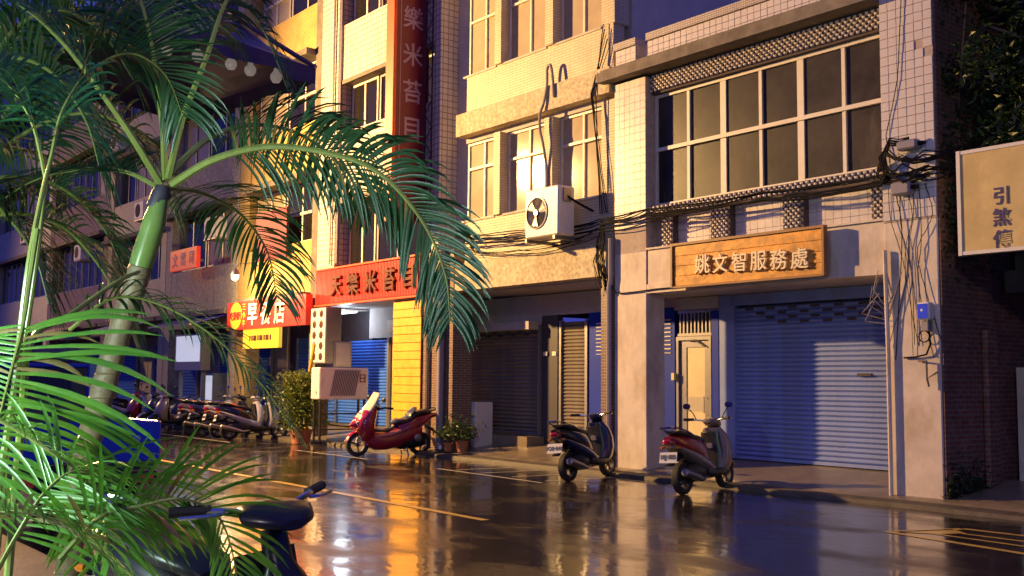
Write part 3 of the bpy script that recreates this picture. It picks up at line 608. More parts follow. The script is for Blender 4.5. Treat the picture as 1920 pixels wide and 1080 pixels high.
cables('cable_drop', 'single black wire running round the top of the white pier', [[(-12.86, -.06, 3.2), (-12.7, -.03, 2.95), (-12.4, -.02, 2.93), (-12.05, -.02, 2.95), (-11.3, -.02, 2.96)]], .016, seed=7, sag=.015)
runs = []
for i in range(7):
    x = -7.66+i*.085; x2 = x+rn.uniform(-.12, .2); runs.append([tuple(v) for v in spline([(x, -.03, 4.0), (x+rn.uniform(-.04, .1), -.03, 3.6), (x2, -.035, 3.2), (x2+rn.uniform(-.16, .1), -.03, 2.75), (x+rn.uniform(-.1, .16), -.02, 2.2+rn.uniform(-.5, .3))], 12)])
runs += [[(-7.4, -.02, 7.6), (-7.42, -.03, 6.4), (-7.5, -.03, 5.4), (-7.68, -.03, 4.7), (-7.62, -.04, 4.3)]]
cables('cable_drop', 'wires straggling down the face of the white corner pier', runs, .0045, 'cable', seed=8, sag=.02)
runs = []
for i in range(10):
    z = 4.15+rn.uniform(-.15, .2); runs.append([(-7.8, -.05, z-.05), (-7.6, -.16, z+rn.uniform(0, .2)), (-7.35, -.2, z+rn.uniform(-.1, .1)), (-7.1, -.12, z+rn.uniform(-.1, .12)), (-6.85, .2, z+.1)])
for i in range(4): runs.append([(-7.66+.02*i, -.08, 4.1), (-7.72+.03*i, -.14, 4.4), (-7.55, -.16, 4.62-.03*i), (-7.3, -.12, 4.6-.02*i)])
cables('cable_tangle', 'thick knot of black cables wrapped across the white corner pier', runs, .011, seed=9, sag=.03)
runs = []
for i in range(5): runs.append([(-7.82+rn.uniform(-.1, .02), -.04, 2.95-.1*i), (-7.95+rn.uniform(-.1, .1), -.1, 2.7-.1*i), (-7.7, -.06, 2.45-.05*i), (-7.5, -.03, 2.9)])
cables('cable_tangle', 'pale loose wire curls beside the blue shutter', runs, .005, 'cable_grey', seed=10, sag=.0)
for (x, z, w, hh, nm) in ((-7.32, 4.5, .28, .12, 'upper'), (-7.42, 3.96, .26, .17, 'lower')):
    a = thing('junction_box', nm + ' blue grey cable junction box on the white corner pier', 'junction box', (x, -.05, z))
    bx('case', 'pipe_purple', a, x-w/2, x+w/2, -.17, -.02, z-hh/2, z+hh/2, b=.02)
    for k in (-1, 1): MB().lathe([(.03, 0), (.022, .09)], (x+k*w*.5, -.1, z), 'x', 10).build('gland', 'cable', a)
a = thing('electric_meter', 'small meter with a bright blue face on the white corner pier', 'meter', (-7.15, -.1, 2.2))
bx('case', 'white_plastic', a, -7.24, -7.07, -.14, -.02, 2.28, 2.50, b=.015); bx('face', mat('meter_blue', (.03, .06, .6), .3, emit=(.03, .06, .7), es=.25), a, -7.225, -7.10, -.148, -.141, 2.30, 2.48)
MB().lathe([(.018, 0), (.012, -.004)], (-7.165, -.149, 2.40), 'y', 10).build('mark', 'letter_white', a)
bx('terminal_box', 'steel', a, -7.20, -7.10, -.12, -.02, 2.14, 2.27, b=.01)
MB().tube([(-7.2+.07*math.cos(q), -.05, 2.08+.07*math.sin(q)) for q in [i*math.pi/8 for i in range(17)]], .008, 5).build('wire_loop', 'cable', a)
MB().tube([(-7.13, -.05, 2.15), (-7.12, -.05, 1.98), (-7.18, -.04, 1.86), (-7.32, -.03, 1.83), (-7.5, -.02, 1.82)], .012, 6).build('wire', 'cable', a, True)
a = thing('wall_bracket', 'rusty bent metal bracket on the lower face of the white corner pier', 'bracket', (-7.2, -.04, 1.6))
MB().tube([(-7.30, -.02, 1.78), (-7.17, -.06, 1.78), (-7.17, -.06, 1.56), (-7.05, -.03, 1.64)], .014).tube([(-7.17, -.06, 1.56), (-7.15, -.05, 1.46)], .012).build('arm', 'ledge', a)
a = thing('pole', 'slanting grey pipe leaning on the lower face of the white corner pier', 'pipe', (-7.5, -.05, 0))
MB().tube([(-7.70, -.05, .06), (-7.70, -.05, 1.9), (-7.72, -.05, 3.2)], .028, 8).build('shaft', 'white_paint', a, True)

# right hand neighbour: recessed dark shop with its sign, evergreen tree in front
N = thing('neighbour_shop', 'dark recessed shop house beyond the brick side wall', 'building', (-4, 2, 0))
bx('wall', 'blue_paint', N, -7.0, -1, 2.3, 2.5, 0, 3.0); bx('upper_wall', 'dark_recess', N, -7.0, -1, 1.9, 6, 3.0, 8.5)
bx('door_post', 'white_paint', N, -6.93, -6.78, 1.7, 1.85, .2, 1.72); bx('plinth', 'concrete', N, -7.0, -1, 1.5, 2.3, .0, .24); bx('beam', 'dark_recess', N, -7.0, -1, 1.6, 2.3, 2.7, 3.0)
for i in range(4): bx('door_leaf', 'dark_door', N, -6.7+i*.9, -5.85+i*.9, 2.24, 2.29, .25, 2.65)
a = thing('garage_sign', 'cream sign with white frame and dark violet characters beside the tree', 'sign', (-5.2, 0, 3))
bx('panel', 'sign_yellow', a, -6.66, -3.6, -.06, .04, 3.09, 4.27)
f = MB(); f.box(-6.71, -6.662, -.075, .05, 3.04, 4.32); f.box(-6.66, -3.6, -.07, .05, 4.272, 4.315); f.box(-6.66, -3.6, -.07, .05, 3.045, 3.088); f.build('frame', 'white_plastic', a)
for j, row in enumerate(('引擎', '煞車', '傳動')): chars(row, .225, .008, 'letter_purple', a, (-6.17, -.066, 3.71-j*.255), (.40, 0, 0), bold=.012)
bx('stay', 'steel', a, -6.0, -5.95, .05, 1.9, 4.0, 4.05); bx('stay', 'steel', a, -4.2, -4.15, .05, 1.9, 4.0, 4.05)

def leaf_cloud(parent, name, m, n, fn, size, seed, elong=2.2, single=0):
    rn = random.Random(seed); b = MB()
    for i in range(n):
        p = fn(rn)
        if p is None: continue
        d = Vector((rn.gauss(0, 1), rn.gauss(0, 1), rn.gauss(-.2, .7))).normalized(); s_ = d.cross(Vector((rn.gauss(0, 1), rn.gauss(0, 1), rn.gauss(0, 1)))).normalized(); l = size*rn.uniform(.6, 1.3); w = l/elong/2
        nn = d.cross(s_)*l*.12
        p = Vector(p); b.add([p, p+d*l*.45+s_*w+nn, p+d*l, p+d*l*.45-s_*w+nn, p+d*l*.45-nn*.4], [(0, 4, 1), (4, 2, 1), (0, 3, 4), (4, 3, 2)])
    return b.build(name, m, parent, kind='stuff')
T = thing('evergreen_tree', 'dark evergreen tree overhanging the corner beside the cream sign', 'tree', (-5.2, 1.0, 0))
MB().tube([(-5.0, 1.2, 0), (-5.05, 1.1, 2.2), (-5.2, .9, 4.0), (-5.3, .8, 6.2), (-5.1, .7, 8.6)], [.16, .14, .12, .09, .03], 10).build('trunk', 'bark', T, True)
for q in ((-6.6, .5, 6.0), (-4.0, .2, 6.4), (-6.3, .9, 7.8), (-4.2, 1, 8.2), (-6.7, .7, 4.7), (-5, -.3, 5.4)):
    MB().tube([(-5.25, .85, q[2]-1.0), (q[0]*.5-2.6, q[1]*.5+.4, q[2]-.4), q], [.05, .035, .012], 6).build('limb', 'bark', T, True)
rn = random.Random(77)
cl = [(rn.uniform(-6.75, -4.6), rn.uniform(.0, 1.5), rn.uniform(4.5, 9.2), rn.uniform(.25, .55)) for i in range(75)]
def fn(r):
    c = r.choice(cl); v = Vector((r.gauss(0, 1), r.gauss(0, 1), r.gauss(0, 1))).normalized()*c[3]*(r.random()**.4)
    return Vector(c[:3])+v if c[0]+v.x > -6.95 else None
leaf_cloud(T, 'crown', 'leaf_dark', 24000, fn, .13, 5, 2.6)
V_ = thing('climbing_vine', 'sparse green vine creeping on the dark brick side wall', 'plant', (-7, .6, 3.3))
leaf_cloud(V_, 'leaves', 'leaf_dark', 1500, lambda r: (-7.0+abs(r.gauss(0, .04)), r.uniform(.1, 1.3), r.choice([3.3, 3.6, 4.0, 4.4, 5.4, 6.6])+r.gauss(0, .22)), .09, 6)
leaf_cloud(V_, 'leaves', 'leaf_dark', 700, lambda r: (-7.0+abs(r.gauss(0, .05)), r.uniform(0, 1.2), abs(r.gauss(0, .18))+.1), .07, 16)
MB().tube([(-7.0, .5, 3.0), (-6.99, .7, 3.8), (-7.0, .5, 4.8), (-6.98, .8, 6.6)], .015).build('stem', 'bark', V_)
MB().tube([(-7.02, .1, 6.9), (-7.15, -.08, 7.05), (-7.22, -.12, 6.95)], .006).build('twig', 'bark', V_)

# noodle shop clutter
a = thing('menu_lightbox', 'white menu box with brown food pictures beside the noodle shop', 'sign', (-22.3, -.3, 1.8))
bx('case', 'alu_grey', a, -22.66, -21.92, -.38, .02, 1.84, 3.14, b=.01); bx('face', 'white_plastic', a, -22.64, -21.94, -.392, -.382, 1.87, 3.12)
for i in range(2):
    for j in range(5):
        MB().lathe([(.10, 0), (.06, -.006)], (-22.47+i*.33, -.393, 2.0+j*.25), 'y', 7).build('food_picture', 'letter_bronze', a)
a = thing('electric_cabinet', 'grey steel electric cabinet hanging in the noodle shop arcade', 'cabinet', (-21.9, 0, 1.7))
bx('case', 'alu_grey', a, -22.2, -21.9, -.18, .30, 1.76, 2.36, b=.01); bx('door', 'grey_wall', a, -21.898, -21.885, -.13, .24, 1.8, 2.32)
a = thing('condenser_unit', 'white condenser unit with slanted grille standing on a black frame', 'air conditioner', (-21.4, -.2, .1))
bx('case', 'white_plastic', a, -21.6, -21.2, -.90, .34, 1.03, 1.74, b=.02)
gr = MB()
for i in range(15): y = -.62+i*.042; gr.add([(-21.19, y, 1.12), (-21.19, y+.018, 1.12), (-21.19, y+.13, 1.68), (-21.19, y+.112, 1.68)], [(0, 1, 2, 3)])
gr.build('grille', 'dark_recess', a); MB().add([(-21.197, -.66, 1.1), (-21.197, .0, 1.1), (-21.197, .16, 1.70), (-21.197, -.52, 1.70)], [(0, 1, 2, 3)]).build('grille_backing', 'grey_wall', a)
inst('mark', text_mesh('日', .22, .006, 'dark_red'), a, (-21.192, .19, 1.50), (R(90), 0, R(90)))
f = MB()
for y in (-.86, .26): f.box(-21.55, -21.5, y, y+.04, .1, 1.03); f.box(-21.28, -21.23, y, y+.04, .1, 1.03)
for z in (.35, .7): f.box(-21.26, -21.24, -.82, .26, z, z+.03)
f.build('stand', 'black_plastic', a)
a = thing('ochre_pole', 'bent ochre pipe standing behind the shrub', 'pipe', (-22.7, -.4, .1))
MB().tube([(-22.85, -.35, .08), (-22.85, -.35, .9), (-22.75, -.38, 1.4), (-22.5, -.4, 2.0), (-22.42, -.4, 2.3)], .045, 8).build('shaft', 'plank', a, True)
a = thing('shrub', 'leafy yellow green shrub growing in a pot by the condenser unit', 'plant', (-22.3, -.75, 0))
MB().lathe([(.20, 0), (.26, .32), (.24, .32), (.22, .26)], (-22.3, -.75, .01), 'z', 18).build('pot', 'terracotta', a, True)
for i in range(9): an = i*.7; MB().tube([(-22.3, -.75, .25), (-22.3+.12*math.cos(an), -.75+.15*math.sin(an), .8), (-22.3+.28*math.cos(an), -.75+.3*math.sin(an), 1.3+.3*(i % 3)/2)], [.015, .01, .004], 5).build('stem', 'bark', a)
leaf_cloud(a, 'leaves', 'leaf_shrub', 3600, lambda r: (-22.3+r.gauss(0, .22), -.75+r.gauss(0, .24), .35+1.25*r.random()**.8+r.gauss(0, .05)), .10, 8, 2.0)
a = thing('white_cabinet', 'plain white cabinet standing against the brown tiled pier', 'cabinet', (-17.5, .7, .12))
bx('case', 'white_plastic', a, -17.68, -17.30, .52, .95, .14, 1.05, b=.01); bx('door', 'white_plastic', a, -17.66, -17.32, .508, .518, .17, .97); bx('handle', 'steel', a, -17.42, -17.34, .495, .506, .74, .80)
for k, (x, y, s_, nm) in enumerate(((-17.0, -.02, 1., 'larger'), (-17.25, -.18, .75, 'smaller'))):
    a = thing('potted_plant', nm + ' fern like plant in a terracotta pot by the white cabinet', 'plant', (x, y, .09))
    MB().lathe([(.10*s_, 0), (.135*s_, .22*s_), (.12*s_, .22*s_), (.11*s_, .18*s_)], (x, y, .10), 'z', 16).build('pot', 'terracotta', a, True)
    for i in range(12): an = i*2.4; MB().tube([(x, y, .25), (x+.1*s_*math.cos(an), y+.1*s_*math.sin(an), .25+.25*s_), (x+.26*s_*math.cos(an), y+.26*s_*math.sin(an), .25+.28*s_+.02*(i % 4))], [.006, .005, .002], 4).build('stem', 'fern', a)
    leaf_cloud(a, 'leaves', 'fern', 260, lambda r: (x+r.gauss(0, .15)*s_, y+r.gauss(0, .15)*s_, .36+abs(r.gauss(0, .17))*s_), .12*s_, 20+k, 3.0)
MB().lathe([(.06, 0), (.10, .05), (.09, .13), (.04, .16)], (-17.42, -.25, .09), 'z', 16).build('ceramic_jar', 'steel', smooth=True)
tag(bpy.data.objects['ceramic_jar'], 'small shiny round jar beside the potted plants', 'jar')
fx = thing('tube_lamp', 'lit cool tube lamp under the noodle shop arcade ceiling', 'lamp', (-23.2, .9, 3.1))
bx('housing', 'white_plastic', fx, -23.8, -22.7, .86, .94, 3.16, 3.21); MB().tube([(-23.75, .9, 3.12), (-22.75, .9, 3.12)], .02, 8).build('tube', 'tube', fx, True)
tl = bpy.data.lights.new('tube_light', 'POINT'); tl.energy = 36; tl.color = (.72, .85, 1); tl.shadow_soft_size = .15
to = bpy.data.objects.new('tube_light', tl); COL.objects.link(to); to.location = (-23.3, .9, 2.95)

# ------------------------------------------------------------------ lamps out of view: one assumed street lamp, the rest added
def unseen_lamp(name, label, base, head, lens, power, color, size, aim, spread=128):
    t = thing(name, label, 'street lamp', base)
    bxv = Vector(base); hd = Vector(head); MB().lathe([(.16, 0), (.16, .5), (.09, .6), (.055, head[2]-base[2]-.2)], base, 'z', 14).build('pole', 'steel', t, True)
    top = Vector((base[0], base[1], head[2]-.2)); MB().tube([top, top.lerp(hd, .35)+Vector((0, 0, .3)), top.lerp(hd, .75)+Vector((0, 0, .36)), hd+Vector((0, 0, .22))], [.05, .045, .04, .035], 8).build('arm', 'steel', t, True)
    MB().lathe([(.05, .24), (.2, .16), (.24, .06), (.22, .05)], head, 'z', 18).build('hood', 'steel', t, True); MB().lathe([(.2, .05), (.17, -.04), (.06, -.1)], head, 'z', 18).build('lens', lens, t, True)
    ld = bpy.data.lights.new(name+'_light', 'SPOT'); ld.energy = power; ld.spot_size = R(spread); ld.spot_blend = .8; ld.color = color; ld.shadow_soft_size = size
    lo = bpy.data.objects.new(name+'_light', ld); COL.objects.link(lo); lo.location = (head[0], head[1], head[2]-.35)
    lo.rotation_euler = (Vector(aim)-lo.location).to_track_quat('-Z', 'Y').to_euler()
unseen_lamp('unseen_lamp', 'tall assumed sodium street lamp arching over the road', (-27.4, -12.2, .14), (-27.4, -10, 8.85), 'lens_warm', SODIUM, (1, .57, .19), .22, (-10, 0, 4.0))  # assumed lamp out of view, placed by the shadows and window glow
unseen_lamp('unseen_lamp', 'pole lamp added as fill light beside the near pavement', (3.0, -14.2, .14), (2.2, -13.2, 7.4), 'lens_cool', FILL, (1, .84, .74), .35, (-8.5, 0, 2.5), 110)  # added lamp out of view, fill light for the right facade and brick wall
unseen_lamp('unseen_lamp', 'sodium lamp further down the road, added to brighten the far facades', (-47, -12.2, .14), (-47, -10, 9.0), 'lens_warm', SODIUM*.09, (1, .57, .19), .22, (-42, 0, 5))  # added lamp out of view, brightens the dark far facades
gl = thing('garden_lamp', 'lit white globe lamp on a short post, added to brighten the areca fronds', 'lamp', (-4.8, -13.0, .15))  # added lamp out of view, put here to light the lower fronds
MB().lathe([(.1, 0), (.1, .08), (.035, .12), (.035, 1.3), (.09, 1.34)], (-4.8, -13.0, .15), 'z', 14).build('post', 'black_plastic', gl, True)
MB().lathe([(.09, 0), (.19, .1), (.22, .22), (.17, .36), (.02, .42)], (-4.8, -13.0, 1.5), 'z', 18).build('globe', 'lens_cool', gl, True)
gd = bpy.data.lights.new('garden_lamp_light', 'POINT'); gd.energy = FROND_FILL; gd.color = (.74, 1, .90); gd.shadow_soft_size = .25
go = bpy.data.objects.new('garden_lamp_light', gd); COL.objects.link(go); go.location = (-4.72, -12.72, 1.68)

# ------------------------------------------------------------------ canvas canopy with bulbs on the near side
t = thing('canvas_canopy', 'dark purple canvas canopy on poles behind the palm crown', 'canopy', (-8.6, -9.6, 0))
cx, cy = -8.75, -9.1; h0, h1 = 4.1, 5.3; cs = [(-7.95, -8.1), (-7.35, -9.9), (-9.6, -10.2), (-9.9, -8.4)]
c = MB()
for i in range(4):
    p, q = Vector((*cs[i], h0)), Vector((*cs[(i+1) % 4], h0)); ap = Vector((cx, cy, h1))
    P = []
    for k in range(7):
        u = k/6; ring = []
        for j in range(9): e = p.lerp(q, j/8); e.z -= .0; v = e.lerp(ap, u); v.z -= .22*math.sin(u*math.pi)*(1) ; ring.append(v)
        P.append(ring)
    c.rings(P, False, False); c.rings([[p.lerp(q, j/8) for j in range(9)], [p.lerp(q, j/8)-Vector((0, 0, .13+.03*math.sin(j*2.1))) for j in range(9)]], False, False)
c.build('canvas', 'tent', t)
for i in range(4):
    p = Vector((*cs[i], h0+.01)); MB().tube([p, p.lerp(Vector((cx, cy, h1)), .5)-Vector((0, 0, .2)), (cx, cy, h1)], .022, 6).build('rib', 'tent', t)
MB().tube(spline([(-10.3, -10.9, .12), (-10.3, -10.9, 4.8), (-10.1, -10.7, 5.6), (-9.4, -9.8, 5.75), (cx, cy, h1+.02)], 30), .045, 8).build('pole', 'black_plastic', t, True); MB().lathe([(.4, 0), (.4, .08), (.06, .12)], (-10.3, -10.9, .14), 'z', 18).build('base', 'steel', t)
for i, (x, y, z) in enumerate(((-8.56, -8.89, 4.2), (-8.40, -8.66, 4.14), (-8.30, -8.53, 4.09), (-8.16, -8.36, 4.03), (-8.7, -9.1, 4.25))):
    b = thing('festoon_bulb', 'round frosted bulb hanging under the purple canopy', 'bulb', (x, y, z), 0, 'bulbs under the canopy')
    MB().lathe([(.001, -.055), (.03, -.047), (.05, -.015), (.048, .015), (.025, .045), (.02, .07), (.001, .075)], (x, y, z), 'z', 14).build('globe', 'bulb', b, True); MB().tube([(x, y, z+.07), (x, y, z+.3)], .006, 5).build('cord', 'cable', b)

# ------------------------------------------------------------------ small blue truck, tail towards the camera
t = thing('pickup_truck', 'small bright blue cargo truck parked behind the palms', 'truck', (-10.7, -9.05, 0), math.pi)
def L_(name, m, mb, smooth=False, p=None): return mb.build(name, m, p or t, smooth, local=True)
L_('tailgate', 'navy', MB().bbox(-.04, .0, -.74, .74, .66, 1.06, b=.012)); L_('cargo_side', 'navy', MB().bbox(.002, 2.3, -.76, -.72, .66, 1.06, b=.01)); L_('cargo_side', 'navy', MB().bbox(.002, 2.3, .72, .76, .66, 1.06, b=.01))
for y in (-.5, 0, .5): L_('latch', 'chrome', MB().bbox(-.06, -.04, y-.03, y+.03, .84, .92, b=.006))
L_('cargo_floor', 'black_plastic', MB().box(.0, 2.3, -.72, .72, .58, .655)); L_('chassis', 'black_plastic', MB().box(.05, 4.2, -.4, .4, .38, .57)); L_('bumper', 'black_plastic', MB().bbox(-.1, -.02, -.7, .7, .44, .57, b=.01))
cabp = [(2.42, .45), (2.42, 1.75), (2.6, 1.86), (3.6, 1.84), (4.05, 1.2), (4.2, 1.05), (4.22, .45)]
L_('cab', 'dark_door', MB().prism(cabp, -.75, .75)); L_('rear_window', 'glass_black', MB().box(2.40, 2.418, -.55, .55, 1.25, 1.68)); L_('guard_frame', 'navy', MB().tube([(2.33, -.72, .7), (2.33, -.72, 1.62), (2.33, .72, 1.62), (2.33, .72, .7)], .03))
for s_ in (-1, 1): L_('side_window', 'glass_black', MB().add([(2.7, s_*.753, 1.2), (3.9, s_*.753, 1.2), (3.58, s_*.753, 1.74), (2.7, s_*.753, 1.74)], [(0, 1, 2, 3)])); L_('tail_light', 'red_sign', MB().bbox(-.12, -.1, s_*.56-.1, s_*.56+.1, .46, .55, b=.005))
def wheel(p, x, y, r, w, hub='dark_rim', local=True, spokes=5):
    ty = MB().lathe([(r*.68, -w*.42), (r*.9, -w*.5), (r*.985, -w*.36), (r, 0), (r*.985, w*.36), (r*.9, w*.5), (r*.68, w*.42)], (x, y, r), 'y', 26, False).build('wheel', 'rubber', p, True, local=True)
    b = MB().lathe([(r*.7, -w*.4), (r*.64, -w*.36), (r*.64, w*.36), (r*.7, w*.4)], (x, y, r), 'y', 22, False); b.lathe([(r*.2, -w*.45), (r*.2, w*.45)], (x, y, r), 'y', 12)
    for k in range(spokes):
        an = k*2*math.pi/spokes+.3; d = Vector((math.cos(an), 0, math.sin(an))); b.tube([Vector((x, y, r))+d*r*.15, Vector((x, y, r))+d*r*.66], r*.07, 5)
    b.build('rim', hub, ty, True, local=True); return ty
for x in (.75, 3.5):
    for y in (-.62, .62): wheel(t, x, y, .29, .17)
# ------------------------------------------------------------------ scooters
def paint(name, c, rough=.18): return mat(name, c, rough, coat=1, var=.05, spec=.6)
P_ = dict(red=paint('scooter_red', (.28, .012, .02)), black=paint('scooter_black', (.012, .011, .016)), grey=paint('scooter_pewter', (.20, .15, .13), .25), silver=paint('scooter_silver', (.36, .35, .36), .22),
          wine=paint('scooter_wine', (.35, .015, .035)), plum=paint('scooter_plum', (.32, .10, .14)), screen=mat('pale_screen', (.85, .80, .55), .15, var=.04, coat=.5), matt=mat('scooter_satin_black', (.012, .010, .013), .32, coat=.15, var=.05), navyp=paint('scooter_navy', (.02, .025, .08)), white=paint('scooter_white', (.55, .52, .5)))
M['tail'] = mat('tail_lens', (.35, .01, .015), .15, var=0, coat=1); M['amber'] = mat('amber_lens', (.7, .2, .01), .15, var=0); M['mirror'] = mat('mirror_glass', (.8, .8, .8), .04, metal=1, var=0)
def scooter(label, loc, heading, main, side, lean=-5, plate=None, basket=False, rack=True, group=None, mirrors=True, flat=False):
    t = thing('scooter', label, 'scooter', loc, heading, group); t.rotation_euler = (R(lean), 0, heading)
    L = lambda n, m, mb, sm=True, p=None: mb.build(n, m, p or t, sm, local=True)
    wheel(t, .64, 0, .225, .10); wheel(t, -.58, 0, .225, .11)
    L('tail_body', main, MB().loft([(.06, .46, .11, .12), (-.06, .52, .155, .19), (-.25, .60, .18, .17), (-.45, .66, .175, .15), (-.66, .72, .145, .11), (-.84, .765, .09, .06), (-.92, .785, .05, .03)], 16))
    L('side_panel', side, MB().loft([(.12, .34, .15, .09), (-.1, .40, .19, .11), (-.35, .49, .19, .10), (-.6, .59, .16, .06), (-.84, .68, .10, .025)], 16))
    L('floorboard', 'black_plastic', MB().loft([(.46, .30, .15, .08), (.3, .265, .18, .07), (.05, .26, .185, .08), (-.12, .30, .17, .11)], 14))
    L('front_apron', side, MB().loft([(.36, .24, .13, .10, R(85)), (.44, .34, .19, .15, R(92)), (.475, .48, .215, .155, R(98))] + ([(.46, .60, .20, .11, R(103)), (.41, .69, .12, .07, R(105)), (.37, .80, .06, .045, R(105)), (.34, .93, .05, .04, R(105))] if flat else [(.455, .64, .22, .13, R(103)), (.41, .78, .20, .095, R(105)), (.36, .91, .12, .07, R(105))]), 16))
    L('inner_shield', 'black_plastic', MB().loft([(.24, .32, .15, .03, R(95)), (.31, .55, .17, .03, R(102)), (.29, .84, .14, .03, R(105))], 12))
    L('glove_box', 'steel', MB().bbox(.245, .30, -.05, .05, .60, .68, b=.01), False)
    hb = L('handlebar_cover', main if side is main else side, MB().loft([(.47, .955, .05, .02), (.44, .97, .12, .03), (.37, .99, .17, .04), (.29, 1.01, .13, .03), (.24, 1.01, .05, .015)] if flat else [(.50, .93, .04, .03), (.47, .955, .095, .06), (.38, .985, .13, .065), (.29, 1.0, .10, .045), (.24, 1.0, .04, .02)], 16))
    for s_ in ((-1, 1) if flat else ()): L('apron_trim', 'pink_letter', MB().tube([(.46, s_*.20, .34), (.50, s_*.215, .46), (.49, s_*.20, .58), (.45, s_*.14, .66), (.42, s_*.08, .70)], [.03, .05, .045, .03, .012], 8))
    if not flat: L('headlight', 'white_plastic', MB().loft([(.515, .935, .055, .03), (.50, .94, .07, .045)], 14), p=hb)
    L('handlebar', 'chrome', MB().tube([(.22, .34, 1.035), (.29, .22, 1.03), (.33, .08, 1.0), (.33, -.08, 1.0), (.29, -.22, 1.03), (.22, -.34, 1.035)], .013, 8))
    for s_ in (-1, 1):
        L('grip', 'rubber', MB().tube([(.275, s_*.23, 1.032), (.205, s_*.36, 1.037)], .021, 8)); L('brake_lever', 'chrome', MB().tube([(.32, s_*.2, 1.02), (.33, s_*.26, 1.02), (.27, s_*.36, 1.02)], .008, 5))
        if mirrors: mr = L('mirror', 'black_plastic', MB().tube([(.29, s_*.2, 1.03), (.30, s_*.25, 1.13), (.28, s_*.32, 1.20)], .008, 5).loft([(.30, 1.23, .01, .01), (.285, 1.23, .055, .04), (.265, 1.23, .058, .043)], 12))
        for v in (mr.data.vertices if mirrors else ()):
            if v.co.z > 1.185 and abs(v.co.y) < .08: v.co.y += s_*.33
        if mirrors: g_ = L('mirror_glass', 'mirror', MB().loft([(.263, 1.23, .05, .036), (.262, 1.23, .0501, .0361)], 12), p=mr)
        for v in (g_.data.vertices if mirrors else ()): v.co.y += s_*.33
        L('turn_signal', 'amber', MB().loft([(-.82, .66, .02, .02), (-.86, .66, .03, .022), (-.89, .66, .02, .015)], 8)).location.y = s_*.12
        L('fork_leg', 'steel', MB().tube([(.64, s_*.075, .225), (.52, s_*.075, .50)], .022, 8))
    L('seat', 'black_plastic', MB().loft([(-.04, .70, .08, .02), (-.10, .735, .12, .045), (-.26, .765, .145, .05), (-.42, .79, .15, .055), (-.5, .82, .145, .055), (-.7, .855, .13, .045), (-.82, .87, .08, .02)], 16))
    fd = MB(); PR = []
    for k in range(9):
        an = R(20+k*17); ring = []
        for j in range(7): y = -.075+.025*j; rr = .255-.9*y*y*4; ring.append((.64+rr*math.cos(an), y, .225+rr*math.sin(an)))
        PR.append(ring)
    L('front_fender', main, fd.rings(PR, False, False))
    L('engine', 'black_plastic', MB().loft([(.02, .30, .09, .09), (-.15, .30, .15, .15), (-.38, .31, .155, .16), (-.58, .29, .13, .11), (-.72, .27, .08, .06)], 12))
    L('exhaust', 'steel', MB().tube([(-.1, -.12, .22), (-.3, -.16, .19), (-.42, -.17, .22), (-.82, -.18, .32), (-.84, -.18, .325)], [.02, .03, .05, .055, .03], 10))
    L('rear_fender', 'black_plastic', MB().loft([(-.62, .52, .07, .03), (-.78, .50, .07, .03), (-.90, .42, .075, .015)], 10))
    L('tail_light', 'tail', MB().loft([(-.86, .73, .085, .045), (-.925, .735, .075, .04), (-.94, .735, .05, .025)], 12))
    pt = L('number_plate', 'white_plastic', MB().add([(-.905, -.13, .60), (-.905, .13, .60), (-.945, .13, .455), (-.945, -.13, .455), (-.90, -.13, .60), (-.90, .13, .60), (-.94, .13, .455), (-.94, -.13, .455)], [(0, 3, 2, 1), (4, 5, 6, 7), (0, 1, 5, 4), (2, 3, 7, 6), (1, 2, 6, 5), (3, 0, 4, 7)]), False)
    if plate:
        o = inst('plate_characters', text_mesh(plate, .085, .004, 'dark_door', .03), pt, (0, 0, 0)); o.location = (-.929, 0, .528); o.rotation_euler = (R(74), 0, R(-90))
    if rack: L('grab_rail', 'chrome', MB().tube([(-.40, .14, .80), (-.62, .15, .875), (-.86, .13, .93), (-.96, .07, .945), (-.96, -.07, .945), (-.86, -.13, .93), (-.62, -.15, .875), (-.40, -.14, .80)], .012, 6).tube([(-.86, .13, .93), (-.86, -.13, .93)], .009, 5).tube([(-.91, .11, .935), (-.91, -.11, .935)], .009, 5))
    L('stand', 'steel', MB().tube([(-.2, .1, .22), (-.16, .24, .0)], .012, 6))
    return t
def to_world_heading(dx, dy): return math.atan2(dy, dx)
scooter('dark pewter scooter with red seat base tail and silver grab rail facing the blue shutter', (-9.98, -.98, 0), R(103), P_['red'], P_['grey'], -4, '18J·I8B').scale = (.97, 1, .95)
scooter('black scooter parked in front of the brown tiled column', (-12.25, -1.05, 0), R(107), P_['black'], P_['navyp'], -5, '1O2·046', mirrors=False).scale = (.97, 1, .95)
fx_, fy_ = .75*.62045-(-.66)*-.7818*-1, 0
hx, hy = Vector((.62045, .7842)), Vector((-.7818, .6176))
hd = hx*.75 - hy*.62
scooter('satin black scooter without mirrors parked beneath the areca palm fronds', (-3.87-.36*hd.normalized().x, -10.30-.36*hd.normalized().y, .0), math.atan2(hd.y, hd.x), P_['matt'], P_['matt'], 4, mirrors=False, flat=True).scale = (1.02, 1.02, .99)
i = 0
